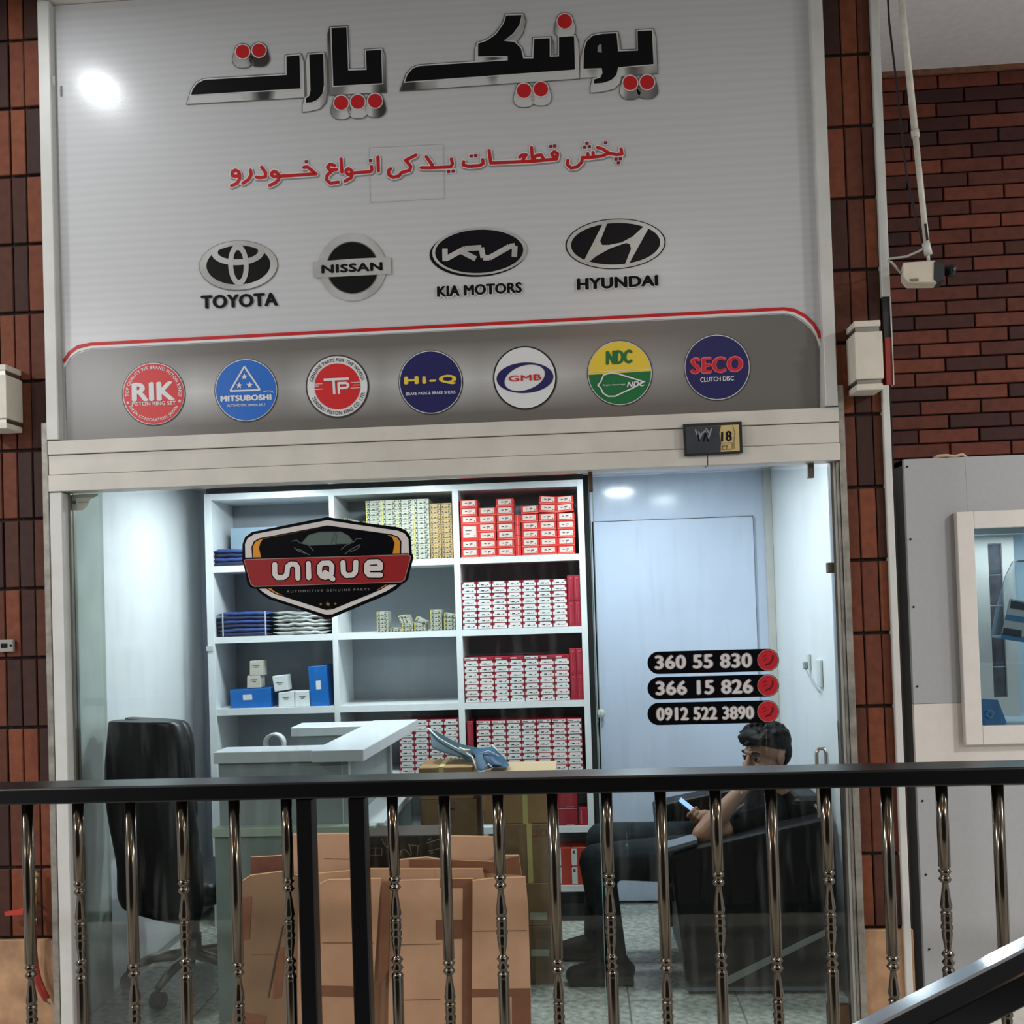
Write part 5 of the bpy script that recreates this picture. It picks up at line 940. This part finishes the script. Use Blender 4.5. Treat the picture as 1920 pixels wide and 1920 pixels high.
# flattened cartons leaning outside the window
cbm = [mat('cardboard_a', 'a37d5e', .7, noise=.10, nscale=7, bump=.15), mat('cardboard_b', '946e50', .7, noise=.12, nscale=6, bump=.15), mat('cardboard_c', 'ab8566', .7, noise=.10, nscale=8, bump=.15), mat('cardboard_d', '73593f', .7, noise=.2, nscale=6, bump=.15)]
def lean(pts, yt, yb, th=.007):
    out = []
    for x, y in pts:
        t = (y-1560)/(2010-1560); p_ = at(x, y, yt+(yb-yt)*t); out.append(Vector((p_.x, p_.y, max(p_.z, .003))))
    return out
def leaning(name, pts, yt, yb, m, lab, tapes=(), folds=(), grp='flattened cardboard cartons leaning on the window'):
    f_ = lean(pts, yt, yb); o = tag(MB().prism(f_, (0, .007, 0)).build(name, m, bevel=.0), lab, 'cardboard', grp)
    n_ = len(pts); tops = [pts[i] for i in range(n_) if pts[i][1] < 1700]
    for (x0_, y0_), (x1_, y1_) in zip(tops, tops[1:]):
        if abs(x1_-x0_)+abs(y1_-y0_) > 12: MB().prism(lean([(x0_, y0_+.2), (x1_, y1_+.2), (x1_, y1_+1.8), (x0_, y0_+1.8)], yt-.0006, yb-.0006), (0, .0005, 0)).build('cut_edge', mat('cut_edge', 'd9b184', .8), o)
    for tp_ in tapes: MB().prism(lean(tp_, yt-.0012, yb-.0012), (0, .0008, 0)).build('tape', tape, o)
    for fd in folds:
        (x0_, y0_), (x1_, y1_) = fd; MB().prism(lean([(x0_, y0_-.8), (x1_, y1_-.8), (x1_, y1_+.8), (x0_, y0_+.8)], yt-.0008, yb-.0008), (0, .0006, 0)).build('fold_line', mat('fold_dark', '6b4a2c', .8), o)
    return o
leaning('flattened_carton', [(550, 1563), (662, 1562), (664, 1980), (536, 1980)], -.035, -.10, cbm[2], 'tall flattened carton behind the black railing post, left bright one', folds=[((608, 1610), (655, 1611))])
leaning('flattened_carton', [(836, 1566), (945, 1569), (952, 1980), (836, 1980)], -.035, -.10, cbm[2], 'upright flattened carton standing highest at the right')
leaning('flattened_carton', [(740, 1612), (800, 1606), (835, 1612), (925, 1614), (930, 1603), (973, 1603), (978, 1640), (982, 1980), (740, 1980)], -.05, -.12, cbm[1], 'flattened carton with brown taped top edge', [[(768, 1612), (835, 1612), (925, 1616), (972, 1605), (977, 1640), (768, 1628)]])
leaning('flattened_carton', [(560, 1640), (690, 1628), (905, 1628), (908, 1650), (910, 1980), (556, 1980)], -.065, -.14, cbm[0], 'wide flattened carton behind the two front ones', folds=[((816, 1630), (816, 1650))])
leaning('flattened_carton', [(732, 1650), (888, 1646), (890, 1980), (727, 1980)], -.08, -.16, cbm[2], 'flattened carton in the front middle with an L of brown tape', [[(825, 1648), (885, 1648), (885, 1980), (866, 1980), (868, 1665), (825, 1665)], [(817, 1725), (868, 1724), (868, 1760), (817, 1762)]], [((735, 1772), (826, 1770)), ((735, 1876), (826, 1874))])
leaning('flattened_carton', [(600, 1655), (616, 1648), (715, 1646), (710, 1700), (700, 1850), (695, 1980), (596, 1980), (602, 1800)], -.095, -.17, cbm[0], 'flattened carton between and behind the two black railing posts', [[(716, 1652), (732, 1656), (728, 1820), (708, 1850)], [(602, 1848), (690, 1850), (690, 1870), (602, 1868)]], [((604, 1768), (700, 1768))])
leaning('flattened_carton', [(886, 1650), (918, 1646), (985, 1643), (990, 1700), (995, 1860), (996, 1980), (884, 1980)], -.10, -.18, cbm[2], 'front right flattened carton with brown tape near its foot', [[(884, 1855), (993, 1853), (994, 1868), (884, 1870)], [(960, 1868), (995, 1867), (996, 1930), (960, 1930)]], [((886, 1746), (988, 1745))])
leaning('flattened_carton', [(455, 1650), (470, 1640), (532, 1632), (560, 1640), (556, 1980), (430, 1980), (445, 1800)], -.055, -.13, cbm[3], 'dull left flattened carton with dark stains and torn tape', [[(455, 1684), (472, 1680), (468, 1760), (452, 1765)], [(520, 1780), (534, 1775), (528, 1870), (512, 1872)], [(440, 1895), (500, 1905), (496, 1920), (438, 1918)]], [((470, 1790), (520, 1790))])
for k_ in range(5): MB().prism(lean([(530-3*k_, 1735+12*k_), (532-3*k_, 1735+12*k_), (512-2*k_, 1835+9*k_), (510-2*k_, 1835+9*k_)], -.0564, -.1314), (0, .0004, 0)).build('ink_scribble', mat('scribble', '3b2c1e', .8), [o_ for o_ in COL.objects if o_.get('label', '').startswith('dull left flattened')][0])
leaning('flattened_carton', [(470, 1606), (536, 1602), (540, 1980), (466, 1980)], -.035, -.08, mat('cardboard_redbrown', '5f3422', .6, noise=.15), 'red-brown printed flattened carton behind the dull left one')
PY_ = .10
o = tag(empty('printed_carton', (at(760, 1600, PY_).x, PY_+.08, 0)), 'dark carton printed with workshop tools, inside behind the cardboard', 'carton')
xa_, xb_ = at(684, 1600, PY_).x, at(838, 1600, PY_).x; zt2 = at(760, 1566, PY_).z
MB().box(xa_, xb_, PY_, PY_+.16, 0, zt2).build('body', mat('dark_carton', '3d3028', .6, noise=.15), o, bevel=.003)
tl_ = [[(690, 1590), (716, 1590), (716, 1604), (692, 1604), (690, 1590)], [(704, 1590), (704, 1604)], [(716, 1572), (722, 1586), (730, 1590)], [(750, 1605), (752, 1594), (760, 1593), (770, 1604)], [(765, 1584), (787, 1586)], [(768, 1586), (772, 1602)], [(784, 1587), (782, 1604)], [(800, 1581), (828, 1572)], [(802, 1575), (808, 1572)], [(804, 1596), (828, 1590)], [(808, 1600), (812, 1598)]]
strokes('tool_print', tl_, 1.5, PY_-.0008, mat('tool_print', 'b79a78', .6), o, False)
# switches and hook on the right wall
XW = .96
o = tag(empty('wall_socket', (XW, .2, 1.15)), 'white double socket with a plug on the right shop wall', 'socket')
def onwall(x, y):
    d = _dir(x, y); t = (XW-CAM.x)/d.x; return CAM+d*t
p1_ = onwall(1519, 1240); p2_ = onwall(1540, 1262); sc = mat('socket_white', 'ccd3d3', .4)
for p_, hh, ww, nm in ((p1_, .032, .022, 'socket_plate'), (p2_, .055, .03, 'switch_plate')): MB().box(XW-.012, XW-.0005, p_.y-ww, p_.y+ww, p_.z-hh, p_.z+hh).build(nm, sc, o, bevel=.003)
MB().box(XW-.03, XW-.012, p1_.y-.012, p1_.y+.012, p1_.z-.03, p1_.z).build('plug', mat('plug_grey', '9aa3a3', .4), o, bevel=.003)
MB().tube([(XW-.02, p1_.y, p1_.z-.03), (XW-.012, (p1_.y+p2_.y)/2, p2_.z-.05), (XW-.01, p2_.y, p2_.z-.075)], .003, 8).build('cord', M_('plug_grey'), o, True)

# ------------------------------------------------------------------ the seated man
skin = mat('skin', '946e59', .5, noise=.06, nscale=9, spec=.35); shirt_m = mat('black_shirt', '0a0c0e', .8, spec=.1, noise=.2, nscale=18, bump=.15); trou_m = mat('charcoal_trousers', '20262a', .85, spec=.1, noise=.18, nscale=20, bump=.2); shoe_m = mat('black_shoe', '121314', .6, spec=.2, noise=.15, nscale=20); hair_m = mat('black_hair', '08080a', .6, spec=.2, noise=.3, nscale=40, stretch=(1, 1, 3))
man = tag(empty('person', (.62, .80, .0)), 'person in black shirt and dark trousers sitting sideways, hand at mouth, holding phone', 'person')
def limb(mb, a, b, ra, rb, n=8, flat_=None):
    a, b = Vector(a), Vector(b); mb.tube([a.lerp(b, t/n) for t in range(n+1)], [ra+(rb-ra)*t/n for t in range(n+1)], 14); mb.ball(a, ra, 12); mb.ball(b, rb, 12)
def remesh(mb, name, m, parent, vox, smooth=4):
    o = mb.build(name, m, parent, True, weld=False); r = o.modifiers.new('re', 'REMESH'); r.mode = 'VOXEL'; r.voxel_size = vox; r.use_smooth_shade = True
    s_ = o.modifiers.new('sm', 'SMOOTH'); s_.factor = .5; s_.iterations = smooth; return o
# joints
PEL = Vector((.60, .80, .455)); CHEST = Vector((.735, .79, .60)); NECK0 = Vector((.775, .775, .665)); HC = at(1436, 1418, .74)
SHL = Vector((.735, .635, .605)); SHR = Vector((.76, .955, .62))
ELL = at(1316, 1566, .545); WRL = at(1388, 1484, .585); ELR = Vector((.56, 1.01, .50)); WRR = at(1322, 1530, .86)
HPL = Vector((.60, .715, .445)); HPR = Vector((.60, .885, .455)); KNL = at(1118, 1615, .66); KNR = at(1128, 1572, .88); ANL = at(1148, 1790, .60); ANR = at(1118, 1765, .88)
# head frame: facing left and a little toward the window
yawh = math.radians(180+32); hf = Vector((math.cos(yawh), math.sin(yawh), -.06)).normalized(); hl = Vector((0, 0, 1)).cross(hf).normalized(); hu = hf.cross(hl).normalized()
RH = Matrix((hf, hl, hu)).transposed()
def hp(f, l, u): return HC+hf*f+hl*l+hu*u
b = MB()
b.ball(hp(-.012, 0, .035), (.094, .074, .083), 24, rot=RH)       # cranium
b.ball(hp(.022, 0, -.03), (.068, .060, .090), 24, rot=RH)        # face
b.ball(hp(.055, 0, -.095), (.030, .030, .026), 16, rot=RH)       # chin
b.ball(hp(.012, .040, -.072), (.045, .020, .035), 14, rot=RH); b.ball(hp(.012, -.040, -.072), (.045, .020, .035), 14, rot=RH)  # jaw
b.ball(hp(.066, .036, -.028), (.022, .022, .020), 14, rot=RH); b.ball(hp(.066, -.036, -.028), (.022, .022, .020), 14, rot=RH)  # cheeks
b.ball(hp(.078, 0, .028), (.016, .052, .012), 14, rot=RH)        # brow ridge
b.tube([hp(.086, 0, .015), hp(.098, 0, -.008), hp(.108, 0, -.030), hp(.098, 0, -.038)], [.009, .011, .014, .011], 12)  # nose
b.ball(hp(.098, .012, -.034), .008, 10); b.ball(hp(.098, -.012, -.034), .008, 10)
b.ball(hp(.086, 0, -.058), (.010, .024, .007), 12, rot=RH); b.ball(hp(.083, 0, -.070), (.010, .020, .008), 12, rot=RH)   # lips
for s_ in (1, -1):
    b.ball(hp(-.012, s_*.074, -.004), (.018, .008, .030), 14, rot=RH @ Matrix.Rotation(-.25, 3, 'Y')); b.ball(hp(-.008, s_*.073, -.026), (.010, .007, .012), 10, rot=RH)
limb(b, hp(-.035, 0, -.06), NECK0, .050, .056)
limb(b, NECK0, CHEST, .07, .10); limb(b, CHEST, PEL, .10, .11)
limb(b, CHEST+Vector((.01, -.08, .03)), SHL, .06, .05); limb(b, CHEST+Vector((.01, .08, .03)), SHR, .06, .05)
limb(b, SHL, ELL, .050, .039); limb(b, ELL, ELL.lerp(WRL, .35), .039, .042); limb(b, ELL.lerp(WRL, .35), WRL, .042, .027)
limb(b, SHR, ELR, .050, .039); limb(b, ELR, WRR, .041, .027)
# left hand: loose fist under the nose, thumb along the cheek
MP = at(1402, 1470, .612); pd = (MP-WRL).normalized(); HL_ = WRL+pd*.045
b.ball(HL_, (.040, .022, .034), 14, rot=Matrix((pd, Vector((0, 0, 1)).cross(pd).normalized(), pd.cross(Vector((0, 0, 1)).cross(pd)).normalized())).transposed()); limb(b, WRL, HL_, .026, .024)
mouth = hp(.100, .012, -.055)
for k in range(4):
    o_ = Vector((-.022+.0155*k, -.002*k, .012-.013*k)); k0 = HL_+pd*.030+o_; k1 = k0+(mouth-k0)*.38+Vector((-.012, -.012, .006)); ln = (.030, .034, .032, .026)[k]
    k2 = k1+(mouth+Vector((0, 0, -.012*k))-k1).normalized()*ln; k3 = k2+(HL_-k2).normalized()*ln*.6
    b.tube([HL_+o_*.5, k0, k1, k2, k3], [.0095, .0095, .009, .0082, .007], 10)
    for q_ in (k1, k2): b.ball(q_, .0092, 8)
    b.ball(k3, .007, 8)
t0 = HL_-pd*.012+Vector((.012, -.016, .012)); b.tube([t0, t0+Vector((.020, -.006, .022)), t0+Vector((.026, .004, .046)), t0+Vector((.024, .012, .060))], [.012, .0108, .0095, .008], 10); b.ball(t0+Vector((.024, .012, .060)), .008, 8)
# right hand wraps the phone
PH = at(1300, 1521, .83); ud = Vector((-.55, .12, .45)).normalized(); px_ = ud; pz_ = Vector((.52, -.16, .84)); pz_ = (pz_-px_*pz_.dot(px_)).normalized(); py_ = pz_.cross(px_)
RP = Matrix((px_, py_, pz_)).transposed(); ph_c = PH
pal = ph_c-pz_*.020-px_*.025; rdir = (pal-WRR).normalized()
limb(b, WRR, pal, .026, .024); b.ball(pal, (.042, .038, .014), 14, rot=RP)
for k in range(4):
    base_ = pal+px_*(.030-.018*k)+py_*.034; ln = (.024, .027, .026, .021)[k]
    b.tube([pal+px_*(.022-.014*k)+py_*.012, base_, base_+py_*.010+pz_*.020, base_+py_*.000+pz_*.034, base_-py_*.012+pz_*.036], [.0095, .009, .0088, .008, .007], 10); b.ball(base_-py_*.012+pz_*.036, .007, 8)
tb0 = pal-py_*.034-px_*.012; b.tube([pal-py_*.018-px_*.02, tb0, tb0+px_*.022-py_*.006+pz_*.020, tb0+px_*.036+py_*.008+pz_*.032], [.012, .0115, .010, .008], 10); b.ball(tb0+px_*.036+py_*.008+pz_*.032, .008, 8)
remesh(b, 'body', skin, man, .0042, 3)
eye = mat('eye_white', '8d837a', .3); iris = mat('eye_dark', '1a1210', .2)
for s_ in (1, -1):
    e_ = MB().ball(hp(.0735, s_*.031, .003), .0118, 14).build('eye', eye, man, True); MB().ball(hp(.0790, s_*.0315, .002), .0082, 12).build('iris', iris, e_, True)
    MB().tube([hp(.086, s_*.014, .026), hp(.090, s_*.032, .032), hp(.074, s_*.052, .026)], [.0045, .005, .003], 8).build('eyebrow', hair_m, man, True)
    MB().tube([hp(.086, s_*.019, .008), hp(.0895, s_*.031, .0135), hp(.079, s_*.044, .007)], [.0028, .0042, .0026], 8).build('eyelid', mat('eyelid', '4a2c20', .6), man, True)
# hair: longer textured top, short sides
h_ = MB(); h_.ball(hp(-.022, 0, .058), (.098, .079, .074), 24, rot=RH); h_.ball(hp(-.055, 0, .018), (.060, .070, .075), 20, rot=RH); h_.ball(hp(.035, 0, .090), (.060, .062, .034), 18, rot=RH)
random.seed(3)
for i in range(70):
    l_ = random.uniform(-.07, .07); f_ = random.uniform(-.075, .055); u_ = .125*math.sqrt(max(.05, 1-(l_/.095)**2-((f_+.01)/.115)**2)); p_ = hp(f_, l_, .012+u_*.98); d_ = (hf*random.uniform(.5, 1)+hl*random.uniform(-.5, .9)+hu*random.uniform(-.1, .35)).normalized()
    h_.tube([p_-d_*.012, p_+d_*.016+hu*.006, p_+d_*.036-hu*.002], [.010, .009, .002], 7)
for i in range(16):
    l_ = -.055+.0078*i; p_ = hp(.070, l_, .085); h_.tube([p_-hf*.02+hu*.012, p_+hf*.016+hl*.006, p_+hf*.018+hl*.014-hu*(.020+.016*random.random())], [.011, .010, .0025], 7)
h_.tube([hp(.078, .02, .075), hp(.100, .0, .062), hp(.108, -.012, .056)], [.010, .007, .002], 7)
remesh(h_, 'hair', hair_m, man, .0045, 1)
# shirt
s = MB(); limb(s, NECK0+Vector((.0, 0, -.025)), CHEST, .075, .118); limb(s, CHEST, PEL+Vector((-.01, 0, .0)), .118, .128); limb(s, CHEST+Vector((.0, -.06, .02)), SHL, .085, .064); limb(s, CHEST+Vector((0, .06, .02)), SHR, .085, .064)
limb(s, CHEST+Vector((0, -.05, -.06)), PEL+Vector((.0, -.055, .01)), .085, .10); limb(s, CHEST+Vector((0, .05, -.06)), PEL+Vector((0, .055, .01)), .085, .10)
limb(s, SHL, SHL.lerp(ELL, .52), .062, .058); limb(s, SHR, SHR.lerp(ELR, .55), .062, .056)
sho = remesh(s, 'shirt', shirt_m, man, .007, 5)
MB().tube([NECK0+Vector((.060*math.cos(a_), .062*math.sin(a_), .012+.012*math.cos(a_))) for a_ in [2*math.pi*k/16 for k in range(17)]], .0075, 8).build('collar', shirt_m, man, True)
gp_ = mat('shirt_print', '8b9096', .6)
q0 = at(1376, 1524, .555); Wd = lambda x, y: at(x, y, .556)
MB().tube([Wd(1372, 1527), Wd(1380, 1518), Wd(1388, 1512), Wd(1396, 1506)], [.003, .006, .004, .002], 8).tube([Wd(1378, 1508), Wd(1386, 1500)], [.005, .002], 8).tube([Wd(1389, 1492), Wd(1392, 1484)], [.005, .003], 8).build('shirt_print', gp_, man, True)
# trousers
t = MB(); limb(t, PEL+Vector((.02, 0, -.02)), PEL+Vector((-.03, 0, -.01)), .12, .12)
limb(t, HPL, HPL.lerp(KNL, .5), .100, .090); limb(t, HPL.lerp(KNL, .5), KNL, .090, .070); limb(t, KNL, KNL.lerp(ANL, .4), .070, .066); limb(t, KNL.lerp(ANL, .4), ANL, .066, .056)
limb(t, HPR, HPR.lerp(KNR, .5), .095, .082); limb(t, HPR.lerp(KNR, .5), KNR, .082, .066); limb(t, KNR, KNR.lerp(ANR, .4), .066, .062); limb(t, KNR.lerp(ANR, .4), ANR, .062, .052)
remesh(t, 'trousers', trou_m, man, .008, 5)
# shoes
for nm, an, toe_px, yy in (('shoe', ANL, (1090, 1838), .575), ('shoe', ANR, (1090, 1790), .86)):
    toe = atz(toe_px[0]+14, toe_px[1], .03); toe = Vector((toe.x, yy, .035)) if False else Vector((an.x-.15, an.y-.03, .036)); heel = Vector((an.x+.05, an.y+.01, .040)); mid = heel.lerp(toe, .5)+Vector((0, 0, .012))
    q = MB(); limb(q, heel, mid, .040, .043); limb(q, mid, toe, .043, .035); limb(q, Vector((an.x+.01, an.y, .09)), heel+Vector((-.02, 0, .02)), .046, .042); q.box(toe.x-.02, heel.x+.03, toe.y-.034, heel.y+.036, .002, .02)
    remesh(q, nm, shoe_m, man, .005, 4)
# phone
ph = tag(empty('smartphone', ph_c), 'smartphone with lit screen held in the seated person\'s far hand', 'phone')
def RPp(x, y, z): return ph_c+px_*x+py_*y+pz_*z
def obox(mb, x0, x1, y0, y1, z0, z1): vs = [RPp(x, y, z) for z in (z0, z1) for x, y in ((x0, y0), (x1, y0), (x1, y1), (x0, y1))]; return mb.add(vs, [(0, 3, 2, 1), (4, 5, 6, 7), (0, 1, 5, 4), (1, 2, 6, 5), (2, 3, 7, 6), (3, 0, 4, 7)])
obox(MB(), -.075, .075, -.036, .036, -.004, .004).build('case', mat('phone_case', '25262a', .3), ph, bevel=.002); obox(MB(), -.071, .071, -.033, .033, .0041, .0046).build('screen', emit_mat('phone_screen', (.30, .50, .95), .55), ph)
